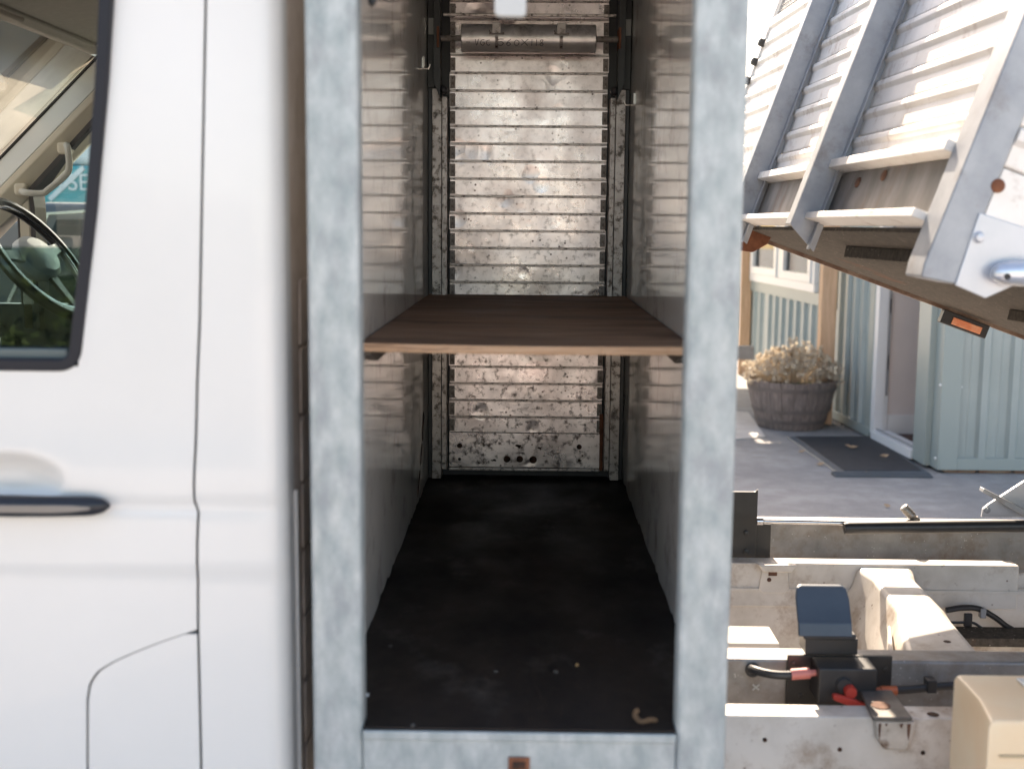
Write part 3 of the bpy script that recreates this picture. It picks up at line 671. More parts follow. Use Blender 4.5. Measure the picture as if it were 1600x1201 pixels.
loft(b, rings); obj('handle_inlay', b, mat('inlay_grey', (.20, .19, .18), rough=.35, metal=.3), dh, bevel=.001)
b = B(); lathe(b, [(.03, -.02), (.03, 0), (.02, .004)], (-1.05, 1.872, hz), 20, 'y'); obj('handle_mount', b, BLACKPL, door)
# nose, bonnet and wheel, beyond the frame
b = B(); prism(b, [(-1.806, .42), (-1.806, 1.36), (-2.2, 1.28), (-2.75, 1.05), (-2.85, .8), (-2.85, .35), (-2.62, .35), (-2.58, .62), (-2.4, .78), (-2.2, .74), (-2.08, .6), (-2.05, .42)], 'y', 1.89, 3.68); obj('nose', b, VAN, cab, bevel=.02)
b = B(); lathe(b, [(.2, 0), (.34, .01), (.35, .04), (.35, .2), (.33, .22)], (-2.32, 1.92, .35), 32, 'y'); w_ = obj('wheel', b, RUBBER, cab, smooth=True)
b = B(); lathe(b, [(.2, -.004), (.18, -.002), (.05, .03), (.04, -.01), (.001, -.01)], (-2.32, 1.92, .35), 24, 'y'); obj('rim', b, GREYPL, w_, smooth=True)

# ------------------------------------------------------------------ truck chassis
ch = thing('truck_chassis', (1.6, 2.9, 0), 'rusty white chassis rails with crossmember and grey steel beams under the raised tipper body', 'chassis')
XE = 4.2
def rail(Yn, ztop, h, w, name='chassis_rail', m=WHITEFR, x0=.335, x1=XE, t=.008):
    b = B(); prism(b, [(Yn, ztop), (Yn+w, ztop), (Yn+w, ztop-t), (Yn+t, ztop-t), (Yn+t, ztop-h+t), (Yn+w, ztop-h+t), (Yn+w, ztop-h), (Yn, ztop-h)], 'x', x0, x1)
    return obj(name, b, m, ch, bevel=.0035, seg=3)
zn = at(1200, 1118, Y=2.30).z
rn = rail(2.30, zn, .20, .062)
# pressed rib along the near rail's foot
bx('rail_flange', WHITEFR, ch, .335, XE, 2.285, 2.299, zn-.20, zn-.145)
for q in ((1195, 1155), (1312, 1170), (1442, 1175)):
    p = at(*q, Y=2.30); b = B(); lathe(b, [(.0045, .001), (.0045, -.001), (.003, -.0012), (.0025, .0)], (p.x, 2.2995, p.z), 14, 'y'); obj('rivet_hole', b, HOLE, rn)
Yfr = 3.42; zf = at(1250, 880, Y=Yfr).z
rf = rail(Yfr, zf, .13, .06, x0=.335, x1=1.40+.02)
bx('lower_web', WHITEFR, ch, .335, XE, Yfr+.014, Yfr+.022, zf-.26, zf-.072)
bx('web_step', WHITEFR, ch, .335, XE, Yfr-.004, Yfr-.0005, zf-.083, zf-.073)
# top lip lit by the sun
p = at(1575, 890, Y=Yfr)
bx('far_rail_end', WHITEFR, ch, 1.421, XE, Yfr+.03, Yfr+.08, zf-.14, zf-.03, bevel=.01)
# stamped recess with rust
q0, q1 = at(1184, 882, Y=Yfr), at(1236, 930, Y=Yfr)
b = B(); prism(b, [(q0.x+.012, q0.z-.012), (q1.x-.012, q0.z-.012), (q1.x-.006, q1.z+.016), (q1.x-.02, q1.z+.008), (q0.x+.016, q1.z+.008), (q0.x+.004, q1.z+.02)], 'y', Yfr-.006, Yfr-.001); rc_ = obj('stamped_plate', b, WHITEFR, ch, bevel=.004)
b = B(); box(b, q0.x+.03, q0.x+.055, Yfr-.0085, Yfr-.0062, q0.z-.030, q0.z-.014); lathe(b, [(.007, 0), (.005, -.003)], (q0.x+.033, Yfr-.006, q0.z-.042), 10, 'y'); obj('rust_patch', b, DRUST, rc_, bevel=.002)
b = B(); prism(b, [(q0.x-.004, zf+.002), (q1.x+.01, zf+.002), (q1.x-.004, q0.z-.014), (q0.x+.01, q0.z-.014)], 'y', Yfr-.028, Yfr-.007); obj('bent_lip', b, WHITEFR, ch, bevel=.004)
# crossmember from the far rail towards the near one
zx = zf-.004
c0 = [at(1352, 893, Y=3.40).x, at(1418, 893, Y=3.40).x]; c1 = [at(1400, 1010, z=zx-.03).x-.02, at(1522, 1010, z=zx-.03).x]
def ring(Y, xl, xr, zt, fl, zb):
    return [(xl-fl, Y, zb), (xl-.012, Y, zt-.05), (xl, Y, zt-.008), (xl+.010, Y, zt), (xr-.012, Y, zt), (xr, Y, zt-.008), (xr+.008, Y, zt-.05), (xr+fl*.5, Y, zb)]
b = B(); loft(b, [ring(3.415, c0[0]-.02, c0[1]+.02, zx-.004, .10, zx-.2), ring(3.33, c0[0], c0[1], zx-.01, .06, zx-.2), ring(3.1, c0[0]-.002, c0[1]+.006, zx-.024, .03, zx-.2), ring(3.06, c0[0]-.01, c0[1]+.010, zx-.038, .03, zx-.2), ring(2.60, c1[0], c1[1], zx-.044, .03, zx-.2)])
cm = obj('crossmember', b, WHITEFR, ch, bevel=.006, seg=3)
b = B(); prism(b, [(c0[0]-.03, 3.07), (c0[0]-.022, 3.07), (c1[0]-.035, 2.62), (c1[0]-.055, 2.62)], 'z', zx-.13, zx-.06); obj('crossmember_lip', b, WHITEFR, ch, bevel=.004)
for q in ((1437, 963), (1480, 1003)):
    p = at(*q, z=zx-.042); b = B(); lathe(b, [(.010, .0), (.009, .0035)], (p.x, p.y, zx-.043), 14, 'z'); obj('hole', b, HOLE, cm)
b = B(); box(b, .36, .80, 2.62, 3.1, zx-.16, zx-.15); obj('lower_tray', b, WHITEFR, ch, bevel=.003)
p = at(1172, 1005, z=zx-.05)
# perforated step plate, lit
q0, q1 = at(1142, 995, Y=2.72), at(1212, 1006, Y=2.72)
bx('step_plate', CONC, ch, .335, q1.x, 2.68, 2.80, q1.z-.02, q0.z, bevel=.002)
# near galvanised subframe beam
YG = 2.50; zg1 = at(1450, 1033, Y=YG).z
bmn = None
b = B(); prism(b, [(YG, zg1-.14), (YG, zg1), (YG+.075, zg1), (YG+.075, zg1-.14)], 'x', .335, XE); bmn = obj('subframe_beam', b, GALVD, ch, bevel=.006, seg=3)
zb1 = at(1200, 1003, Y=YG+.078).z
# far galvanised beam and its black bracket
YH = 3.58; z2 = at(1400, 816, Y=YH).z; z3 = at(1400, 884, Y=YH).z
bx('subframe_beam', GALVD, ch, at(1180, 830, Y=YH).x, XE, YH, YH+.06, z3-.06, z2, bevel=.004)
b = B(); q0, q1 = at(1142, 768, Y=3.5), at(1181, 876, Y=3.5)
prism(b, [(.40, q1.z), (q1.x, q1.z), (q1.x, q0.z+.008), (q1.x-.008, q0.z), (.40, q0.z)], 'y', 3.50, 3.512); bk = obj('black_bracket', b, BLACKM, ch, bevel=.003)
b = B(); q2 = at(1205, 817, Y=3.515); prism(b, [(q1.x, q1.z), (q2.x, q1.z), (q2.x, q2.z-.004), (q1.x, q2.z)], 'y', 3.513, 3.52); obj('bracket_foot', b, BLACKM, bk, bevel=.002)
for q in ((1166, 832), (1166, 861)): p = at(*q, Y=3.5); bolt(bk, (p.x, 3.5, p.z), .008, .008, 'y', BLACKM)
# gas strut: bright rod sliding in a black tube
r0 = at(1183, 814, Y=3.42); r1 = at(1330, 822, Y=3.42); r2 = at(1700, 818, Y=3.42)
b = B(); tube(b, [r0, at(1330, 817, Y=3.42)], .006, 12); stt = obj('strut_rod', b, CHROME, ch, smooth=True)
b = B(); tube(b, [at(1319, 825, Y=3.40), at(1326, 824.5, Y=3.40), at(1720, 820, Y=3.40)], [.016, .0175, .0175], 16); obj('strut_tube', b, BLACKPL, ch, smooth=True, angle=50)
b = B(); lathe(b, [(.006, 0), (.011, .003), (.011, .02), (.006, .024)], (r0.x-.004, 3.42, r0.z), 12, 'x'); obj('strut_eye', b, CHROME, ch, smooth=True)
# grease coupling, leaning
p, q = at(1411, 791, Y=3.62), at(1434, 815, Y=3.62); dv = (q-p)
b = B(); pts = [p+dv*t for t in (0, .03, .1, .14, .26, .30, .42, .46, .58, .62, .75, .8, 1)]; tube(b, pts, [.008, .012, .014, .012, .0145, .0125, .0145, .0125, .0145, .012, .009, .012, .011], 14)
obj('hose_coupling', b, mat('coupling_steel', (.34, .31, .27), (.45, .41, .36), 20, rough=.4, metal=.6, dirt=(.1, .07, .05), dscale=30), ch, smooth=True, angle=25)
# pale folded bracket at right
def poly(name, pts, Y, t, m, parent=ch, bevel=.002, **k):
    b = B(); prism(b, [(at(x_, y_, Y=Y).x, at(x_, y_, Y=Y).z) for x_, y_ in pts], 'y', Y, Y+t); return obj(name, b, m, parent, bevel=bevel, **k)
wb = poly('folded_bracket', [(1534, 808), (1536, 795), (1546, 787), (1600, 752), (1680, 740), (1680, 808)], 3.62, .012, SILVER)
b = B(); w0, w1 = at(1537, 766, Y=3.58), at(1610, 806, Y=3.58); nn = Vector((.25, 0, .97))*.006
loft(b, [[w0-nn, w0+nn, w0+nn+Vector((0, .035, 0)), w0-nn+Vector((0, .035, 0))], [w1-nn*1.6, w1+nn*1.6, w1+nn*1.6+Vector((0, .035, 0)), w1-nn*1.6+Vector((0, .035, 0))]]); obj('bracket_fin', b, GALVB, wb, bevel=.002)
p = at(1543, 797, Y=3.615); bolt(wb, (p.x, 3.618, p.z), .008, .006, 'y')
# cables on the far web
YW = 3.395
b = B(); tube(b, smoothpath([at(1478, 953, Y=YW), at(1505, 949, Y=YW), at(1530, 951, Y=YW), at(1556, 965, Y=YW), at(1580, 982, Y=YW), at(1640, 1010, Y=YW)], 5), .0085, 10); obj('cable', b, BLACKPL, ch, smooth=True)
b = B(); tube(b, smoothpath([at(1485, 972, Y=YW), at(1508, 972, Y=YW), at(1522, 973, Y=YW), at(1545, 985, Y=YW), at(1600, 991, Y=YW), at(1640, 995, Y=YW)], 5), .004, 8); obj('cable', b, BLACKPL, ch, smooth=True)
pbx('cable_clip', BLACKPL, ch, (1508, 959), (1519, 979), YW-.006, .012)
pbx('cable_clip', GREYPL, ch, (1533, 951), (1541, 966), YW-.012, .02)
pbx('dirty_ledge', TIPU, ch, (1500, 996), (1680, 1012), 3.3, .1)
# battery isolator with blue-grey pad above
YP = 2.488
iso = pbx('isolator_backplate', BLACKM, ch, (1231, 1023), (1391, 1104), YP, .011)
ib = pbx('isolator_box', BLACKPL, ch, (1280, 1044), (1369, 1100), YP-.075, .073, bevel=.004); 
def curved_pad():
    b = B(); q0, q1 = at(1251, 927, Y=2.46), at(1333, 996, Y=2.46); h = q0.z-q1.z; x0, x1 = q0.x, q1.x; rows = []
    prof = [(2.462, 0), (2.470, .30), (2.474, .33), (2.50, .75), (2.515, .95), (2.52, 1.0)]
    for y, t in prof:
        z = q1.z+h*t; ins = .0 if t < .8 else (.004 if t < .97 else .012)
        rows.append([(x0+ins, y, z), (x1-ins, y, z), (x1-ins, y+.012, z), (x0+ins, y+.012, z)])
    loft(b, rows); return obj('blue_pad', b, BLUEGREY, ch, bevel=.005, seg=3)
curved_pad()
pbx('pad_shoulder', BLACKPL, ch, (1256, 990), (1338, 1000), 2.465, .06, bevel=.003)
pbx('pad_base', BLACKM, ch, (1259, 997), (1340, 1023), 2.475, .06)
b = B(); kc = at(1325, 1082, Y=2.40)
lathe(b, [(.017, .014), (.017, 0), (.014, -.004), (.009, -.004)], (kc.x-.006, 2.409, kc.z+.012), 20, 'y'); obj('switch_collar', b, BLACKPL, ib, smooth=True)
b = B(); lathe(b, [(.012, .012), (.013, -.006), (.011, -.014)], (kc.x+.004, 2.402, kc.z+.004), 18, 'y'); ky = obj('isolator_key', b, RED, ib, smooth=True)
b = B(); a_, c_ = at(1301, 1087, Y=2.385), at(1356, 1104, Y=2.385)
loft(b, [[(e.x, 2.378, e.z-h), (e.x, 2.378, e.z+h), (e.x, 2.392, e.z+h), (e.x, 2.392, e.z-h)] for e, h in ((a_, .0045), (a_.lerp(c_, .1), .0065), (a_.lerp(c_, .5), .0085), (a_.lerp(c_, .9), .0055), (c_, .004))]); obj('key_blade', b, RED, ky, bevel=.002)
for q in ((1251, 1086), (1383, 1045), (1385, 1088), (1240, 1036)): p = at(*q, Y=YP); bolt(iso, (p.x, YP, p.z), .0055, .004, 'y', BLACKM)
b = B(); tube(b, smoothpath([at(1170, 1043, Y=2.51), at(1178, 1046, Y=2.47), at(1195, 1051, Y=2.45), at(1216, 1054, Y=2.44), at(1240, 1054, Y=2.44)], 5), .0088, 10); obj('cable', b, BLACKPL, ch, smooth=True)
b = B(); tube(b, [at(1236, 1053, Y=2.44), at(1265, 1051, Y=2.44)], .0115, 12); tube(b, [at(1264, 1051, Y=2.44), at(1281, 1050, Y=2.44)], [.0075, .006], 10); obj('cable_sleeve', b, PINK, ch, smooth=True)
b = B(); tube(b, [at(1369, 1079, Y=2.45), at(1376, 1078, Y=2.45)], [.007, .0075], 10); tube(b, [at(1376, 1078, Y=2.45), at(1401, 1078, Y=2.45)], .0095, 12); obj('cable_sleeve', b, ORANGE, ch, smooth=True)
b = B(); tube(b, smoothpath([at(1398, 1078, Y=2.45), at(1430, 1076, Y=2.455), at(1482, 1071, Y=2.46), at(1560, 1072, Y=2.46)], 5), .0085, 10); obj('cable', b, BLACKPL, ch, smooth=True)
pbx('cable_clip', BLACKPL, ch, (1450, 1063), (1464, 1083), 2.445, .03)
p = at(1176, 1046, Y=YG-.002); b = B(); lathe(b, [(.016, .004), (.016, -.003), (.010, -.004), (.010, .002)], (p.x, YG-.001, p.z), 18, 'y'); obj('grommet', b, RUBBER, ch)
p = at(1181, 1073, Y=YG-.001); b = B(); strip(b, [(p.x-.007, p.z+.006), (p.x+.007, p.z-.006)], .003, YG-.0015, YG); strip(b, [(p.x-.007, p.z-.006), (p.x+.007, p.z+.006)], .003, YG-.0022, YG-.0016); obj('chalk_cross', b, STICK, bmn)
# rusty tab on the near rail
t0, t1 = at(1362, 1104, z=zn+.012), at(1430, 1104, z=zn+.012)
b = B(); prism(b, [(at(1358, 1104, z=zn).x, 2.42), (at(1408, 1104, z=zn).x, 2.42), (at(1430, 1140, z=zn).x+.006, 2.278), (at(1372, 1140, z=zn).x, 2.278)], 'z', zn+.002, zn+.010); tb = obj('lashing_tab', b, mat('tab_shaded', (.10, .095, .09), (.18, .165, .15), 18, rough=.6, metal=.3, dirt=(.14, .07, .04), dscale=16, dlo=.5, dhi=.7), ch, bevel=.002)  # metal tone darkened to put the tipper's shade on the tab
cx = (at(1372, 1140, z=zn).x+at(1430, 1140, z=zn).x)/2
b = B(); lathe(b, [(.019, 0), (.019, .0022), (.012, .0026), (.001, .0024)], (cx-.004, 2.335, zn+.0095), 20, 'z'); obj('tab_hole', b, DRUST, tb, smooth=True)
b = B(); x0, x1 = at(1368, 1140, Y=2.277).x, at(1432, 1140, Y=2.277).x
prism(b, [(x0, zn+.001), (x1, zn+.001), (x1-.004, zn-.03), (x1-.014, zn-.06), (x0+.02, zn-.058), (x0+.004, zn-.035)], 'y', 2.279, 2.298); obj('tab_weld_plate', b, mat('rusty_white', (.42, .37, .31), (.6, .55, .49), 12, rough=.6, dirt=(.15, .075, .04), dscale=16, dlo=.46, dhi=.62, bump=.3, bscale=50), tb, bevel=.006, seg=3)
rr_ = random.Random(8); b = B()
for i in (0, 1, 4, 6):
    xx = x0+.010+(x1-x0-.022)*(i+rr_.uniform(-.3, .3))/6; L = rr_.choice((.006, .010, .016, .034)); w_0 = rr_.uniform(.002, .006); prism(b, [(xx-w_0, zn-.004), (xx+w_0, zn-.003), (xx+w_0*.7, zn-.003-L*.5), (xx+w_0*.2, zn-.003-L), (xx-w_0*.5, zn-.003-L*.7)], 'y', 2.2777, 2.279)
obj('rust_run', b, DRUST, tb)
p = at(1458, 1116, z=zn); b = B(); lathe(b, [(.012, .001), (.010, .0018), (.001, .001)], (p.x, p.y, zn), 16, 'z'); obj('hole', b, HOLE, rn)

# cream tank
YT = 1.95; zt = at(1560, 1126, Y=YT).z; yk = at(1560, 1053, z=zt).y; xl = at(1485, 1060, Y=2.25).x - .024
yk = min(yk, 2.265)
tk = thing('plastic_tank', (xl+.2, 2.1, zt-.3), 'cream plastic tank in the bottom right corner in front of the chassis rail', 'tank')
xl2 = at(1541, 1200, Y=YT).x
b = B(); xr = xl+.55; prof = []
P_ = [(xl2, YT), (xr, YT), (xr, yk), (xl, yk), (xl, YT+.10)]
rings = []
cxx, cyy = (xl+xr)/2, (YT+yk)/2
for s_, z_ in ((1, zt-.34), (1, zt-.012), (.985, zt-.003), (.96, zt)):
    rings.append([(cxx+(x_-cxx)*s_, cyy+(y_-cyy)*s_, z_) for x_, y_ in P_])
loft(b, rings); obj('tank_body', b, CREAMTANK, tk, bevel=.014, seg=4)
b = B(); box(b, xl2+.02, xr-.03, YT-.004, YT-.001, zt-.062, zt-.058); obj('mould_line', b, mat('tank_line', (.5, .38, .24), rough=.5), tk)
b = B(); box(b, xl+.10, xr-.06, YT+.06, yk-.03, zt+.001, zt+.006); obj('tank_lid', b, mat('lid_pale', (.66, .64, .6), rough=.4), tk, bevel=.003)

# ------------------------------------------------------------------ tipper body, tipped up to the rear
TY, TT = R(2.8), R(19.5)
Rt = Matrix.Rotation(TY, 3, 'Z') @ Matrix.Rotation(TT, 3, 'Y')
TP = Vector((.75, 2.0, 1.5))
tp = thing('tipper_body', TP, 'raised galvanised tipper body with ribbed headboard, tipped up over the chassis', 'tipper body', rot=Rt.to_euler())
RtI = Rt.inverted()
def tl(px_, py_, Y): return RtI @ (at(px_, py_, Y=Y)-TP)
def tlx(px_, py_, xo=0):   # point on the headboard plane, in the body's own frame
    d_ = _f*FPX + _r*(px_-800) - _u*(py_-600.5); nrm_ = Rt @ Vector((1, 0, 0)); p_ = TP + nrm_*xo
    return RtI @ (CAMP + d_*((p_-CAMP).dot(nrm_)/d_.dot(nrm_)) - TP)
def tbx(name, m, x0, x1, y0, y1, z0, z1, bevel=.002, parent=tp): return bx(name, m, parent, x0, x1, y0, y1, z0, z1, bevel=bevel, local=True)
TW0, TW1, TWF = .262, 2.05, 2.78
# planks of the headboard: flat face with a rounded rib at the foot of each
PP = .0725; zq = .292
def plank(name, y0, y1, z, side=False, x0=0):
    b = B(); pr = [(0, 0), (-.003, .003), (-.004, .020), (-.004, .040), (-.009, .0455), (-.0125, .050), (-.0125, .060), (-.009, .066), (0, .070)]
    prof = [(x0+u*1.0, z+v*PP/.0725) for u, v in pr] + [(x0+.012, z+.070*PP/.0725), (x0+.012, z)]
    nseg = 8; rings = []
    for i in range(nseg+1):
        yy_ = y0+(y1-y0)*i/nseg; rings.append([(u, yy_, w) for u, w in prof])
    loft(b, rings); return obj(name, b, TIPW, tp, local=True, bevel=.0015, seg=1)
k = 0
while zq + k*PP < 1.45:
    plank('headboard_plank', .3385, TW1, zq+k*PP)
    if zq+k*PP < .93: plank('headboard_plank', TW1+.001, TWF, zq+k*PP)
    k += 1
b = B()
for i in range(26): tube(b, [(0, TW1+.01, .96+i*.022), (0, TWF-.01, .96+i*.022)], .0018, 5)
for i in range(34): tube(b, [(.001, TW1+.01+i*.0215, .95), (.001, TW1+.01+i*.0215, 1.5)], .0018, 5)
o = obj('wire_mesh', b, GALVD, tp, local=True); o['kind'] = 'stuff'
tbx('mesh_frame', TIPW, -.012, .012, TWF-.0, TWF+.02, .26, 1.5)
tbx('mesh_frame', TIPW, -.012, .012, TW1+.001, TWF-.001, .935, .957)
for i in range(8): b = B(); lathe(b, [(.016, 0), (.016, -.02), (.008, -.024)], (-.01, TWF-.02, .33+i*.075), 8, 'x'); obj('far_hinge', b, BLACKM, tp, local=True)
# beam below the planks: top flange, web, lower flange
tbx('beam_top_flange', TIPW, -.045, .02, .3395, TWF, .268, .290)
tbx('beam_web', TIPWEB, -.006, .004, .3395, TW1, .150, .267)
tbx('beam_lower_flange', TIPW, -.055, .004, .3395, TW1, .132, .149)
for q in ((1345, 287), (1386, 276)):
    p = tlx(*q); b = B(); lathe(b, [(.013, 0), (.012, -.004), (.006, -.006), (.001, -.006)], (-.0065, p.y, p.z), 14, 'x'); obj('bolt', b, DRUST, tp, smooth=True, local=True)
# ribs standing on the headboard: folded steel with pointed feet
def rib(y0, y1, d, zf_, zb_, m=GALVB, flange=True):
    b = B(); z9 = 1.5
    # web facing the camera: an outline in x-z with a sloping foot
    prism(b, [(-d, zf_), (-.001, zb_), (-.001, z9), (-d, z9)], 'y', y0, y0+.006)
    box(b, -d, -d+.006, y0+.006, y1, zf_+.002, z9)
    if flange: box(b, -.026 if False else -.0195-.004, -.0195, y0-.022, y0-.0005, zb_, z9)
    return obj('headboard_rib', b, m, tp, local=True, bevel=.0025)
pm = tlx(1312, 300)
rib(tlx(1309, 300).y, tlx(1309, 300).y+.055, .082, .105, .062)
pl = tlx(1203, 290); rib(pl.y, pl.y+.05, .082, .10, .07)
b = B(); yn0, yn1 = .25, .338
prism(b, [(-.030, .052), (-.026, .024), (.041, .034), (.041, 1.5), (-.030, 1.5)], 'y', yn0, yn1); obj('headboard_rib', b, GALVB, tp, local=True, bevel=.004)
# floor seen from below, bearers and far kerb
tbx('floor_panel', TIPU, .005, 2.5, TW0+.01, TW1, .120, .131)
tbx('floor_lip', mat('lip_brown', (.17, .10, .07), (.3, .22, .17), 20, rough=.7), -.05, 2.5, TW1+.001, TW1+.012, .108, .150)
for i, u in enumerate((.12, .62)):
    b = B(); prism(b, [(u, .119), (u+.05, .119), (u+.045, .09), (u+.005, .09)], 'y', TW0+.12, 1.25 if i == 0 else 1.3); obj('bearer', b, TIPU, tp, local=True, bevel=.002)
p = tl(1176, 380, 3.95)
b = B(); prism(b, [(p.x-.10, p.z+.05), (p.x+.04, p.z+.045), (p.x+.035, p.z+.01), (p.x+.0, p.z-.03), (p.x-.10, p.z-.05)], 'y', p.y-.05, p.y+.03); obj('rusty_bracket', b, RUST, tp, local=True, bevel=.004)
# near side of the body: planks, foot channel, gusset plate with latch
def splank(z, x0, x1):
    b = B(); pr = [(0, 0), (-.003, .004), (-.004, .040), (-.013, .050), (-.013, .070), (0, .076)]
    prof = [(TW0-.004+u, z+v) for u, v in pr] + [(TW0+.012, z+.076), (TW0+.012, z)]
    prism(b, prof, 'x', x0, x1); return obj('side_plank', b, TIPW, tp, local=True, bevel=.002)
for i in range(13): splank(.262+i*.0775, .0415, 2.5)
tbx('side_channel', TIPW, .0415, 2.5, TW0-.010, TW0+.012, .130, .258)
gp = [tl(x_, y_, 2.235) for x_, y_ in ((1536, 332), (1690, 382), (1690, 410), (1600, 443), (1546, 467), (1497, 446))]
b = B(); prism(b, [(p.x, p.z) for p in gp], 'y', TW0-.016, TW0-.0105); gs = obj('gusset_plate', b, SILVER, tp, local=True, bevel=.002)
p = tl(1534, 371, 2.235); b = B(); lathe(b, [(.011, 0), (.011, -.002), (.0085, -.004), (.007, -.010), (.002, -.011)], (p.x, TW0-.016, p.z), 18, 'y'); obj('bolt', b, SILVER, gs, smooth=True, local=True)
p = tl(1565, 290, 2.24); b = B(); lathe(b, [(.013, 0), (.013, -.003), (.008, -.006), (.002, -.006)], (p.x, TW0-.0105, p.z), 18, 'y'); obj('rusty_bolt', b, RUST, tp, smooth=True, local=True)
p = tl(1606, 427, 2.21); b = B(); rings = []
for i in range(15):
    a = math.pi*i/14; rings.append([(p.x-.055*math.cos(a)*(1.25 if a > 1.57 else 1), TW0-.016-.020+.022*math.sin(a)*math.cos(q_), p.z+.026*math.sin(a)**.8*math.sin(q_)-.055*math.cos(a)*.30) for q_ in [2*math.pi*j/18 for j in range(18)]])
loft(b, rings); lt = obj('latch', b, mat('latch_silver', (.6, .64, .7), rough=.25, metal=.7), tp, local=True, smooth=True)
b = B(); p2 = tl(1582, 433, 2.19); lathe(b, [(.0055, 0), (.0055, -.003), (.003, -.001)], (p2.x, TW0-.056, p2.z), 12, 'y'); obj('latch_pin', b, BLACKM, lt, local=True)
# amber marker light under the far edge
m0 = tl(1478, 466, 4.06); m1 = tl(1553, 491, 4.06)
b = B(); box(b, m0.x, m1.x-.005, m0.y-.03, m0.y+.0, .062, .107); mk = obj('marker_light', b, BLACKM, tp, local=True, bevel=.003)
b = B(); box(b, m0.x+.035, m1.x-.03, m0.y-.036, m0.y-.0305, .069, .093); obj('amber_lens', b, AMBER, mk, local=True, bevel=.002)

# ------------------------------------------------------------------ site building in green ribbed cladding
XB, Y0 = 2.76, 8.07; YAWB = .053
bd = thing('site_building', (XB, Y0, 0), 'grey-green ribbed steel building with an open white-framed doorway and a window', 'building')
def wx(y): return XB - YAWB*(y-Y0)
def clad(name, p, q, z0, z1, out, m=CLAD, pitch=.2, depth=.028, parent=bd):
    """ribbed sheet between plan points p and q; out = outward unit normal"""
    p, q, out = Vector(p), Vector(q), Vector(out); L = (q-p).length; d_ = (q-p)/L; prof = []; s = 0
    while s < L-1e-6:
        for ds, h in ((0, 0), (.010, 0), (.058, 0), (.066, .004), (.074, 0), (.120, 0), (.138, depth), (.182, depth), (.199, 0)):
            if s+ds < L: prof.append((s+ds*pitch/.2, h))
        s += pitch
    prof = [a_ for a_ in prof if a_[0] < L]; prof.append((L, 0))
    b = B(); bot = []; top = []
    for s_, h in prof:
        w = p + d_*s_ + out*h; bot.append(b.verts.new((w.x, w.y, z0))); top.append(b.verts.new((w.x, w.y, z1)))
    for i in range(len(prof)-1): b.faces.new((bot[i], bot[i+1], top[i+1], top[i]))
    return obj(name, b, m, parent)
ZB0, ZB1 = .055, 2.75
OA = Vector((-1, -YAWB)).normalized(); OA = Vector((OA.x, OA.y))
# front wall (facing the camera) in sheets of one metre
xx = XB+.12
for i in range(6): clad('cladding_sheet', (xx+i*1.0, Y0), (xx+(i+1)*1.0-.002, Y0), ZB0+.05, ZB1, (0, -1))
def corner(x, y, w=.12):
    b = B(); box(b, x-.006, x+w, y-.034, y-.030, ZB0-.03, ZB1); box(b, x-.010, x-.0062, y-.034, y+w, ZB0-.03, ZB1); return obj('corner_trim', b, CLADT, bd)
corner(XB, Y0); 
b = B(); box(b, XB+.12, XB+6.2, Y0-.036, Y0+.02, ZB0-.03, ZB0+.05); box(b, XB+.0, XB+.1195, Y0-.038, Y0-.0345, ZB0-.03, ZB0+.05); obj('base_trim', b, CLADT, bd, bevel=.003)
for i in range(14):
    xx_ = XB+.05+i*.235; b = B(); box(b, xx_, xx_+.215, Y0+.01, Y0+.1, -.02, ZB0-.036); obj('brick', b, BRICK, bd, bevel=.006)
for q in ((1469, 600), (1504, 605), (1461, 714), (1497, 720), (1340, 600), (1381, 565)):
    pass
for hx_, hy_ in ((1469, 601), (1504, 605), (1461, 715), (1497, 721)):
    p = at(hx_, hy_, Y=Y0-.03); b = B(); lathe(b, [(.008, .0), (.008, -.004), (.003, -.006)], (p.x, Y0-.032 if hx_ < 1480 else Y0-.005, p.z), 8, 'y'); obj('screw_head', b, UPVC, bd)
# side wall facing the truck: short return, door opening, sheets, window
yd0, yd1 = 8.44, 9.27
bx('door_side_trim', CLADT, bd, wx(8.4)-.035, wx(8.4)+.09, Y0+.121, yd0, ZB0-.03, ZB1)
clad('cladding_sheet', (wx(yd1+.24), yd1+.24), (wx(10.35), 10.35), ZB0+.03, ZB1, OA)
b = B(); prism(b, [(wx(yd1)-.034, yd1+.10), (wx(yd1)-.034, yd1+.24), (wx(yd1)+.1, yd1+.24), (wx(yd1)+.1, yd1+.10)], 'z', ZB0-.02, ZB1); obj('corner_trim', b, CLADT, bd, bevel=.002)
b = B(); prism(b, [(wx(yd1+.1)-.036, yd1+.101), (wx(10.36)-.036, 10.36), (wx(10.36)+.02, 10.36), (wx(yd1+.1)+.02, yd1+.101)], 'z', ZB0-.04, ZB0+.03); obj('base_trim', b, CLADT, bd, bevel=.002)
b = B(); prism(b, [(wx(yd1)+.0, yd1+.1), (wx(10.36)-.0, 10.36), (wx(10.36)+.1, 10.36), (wx(yd1)+.1, yd1+.1)], 'z', 0, ZB0-.042); obj('plinth', b, BRICK, bd)
wd = wx(yd1)
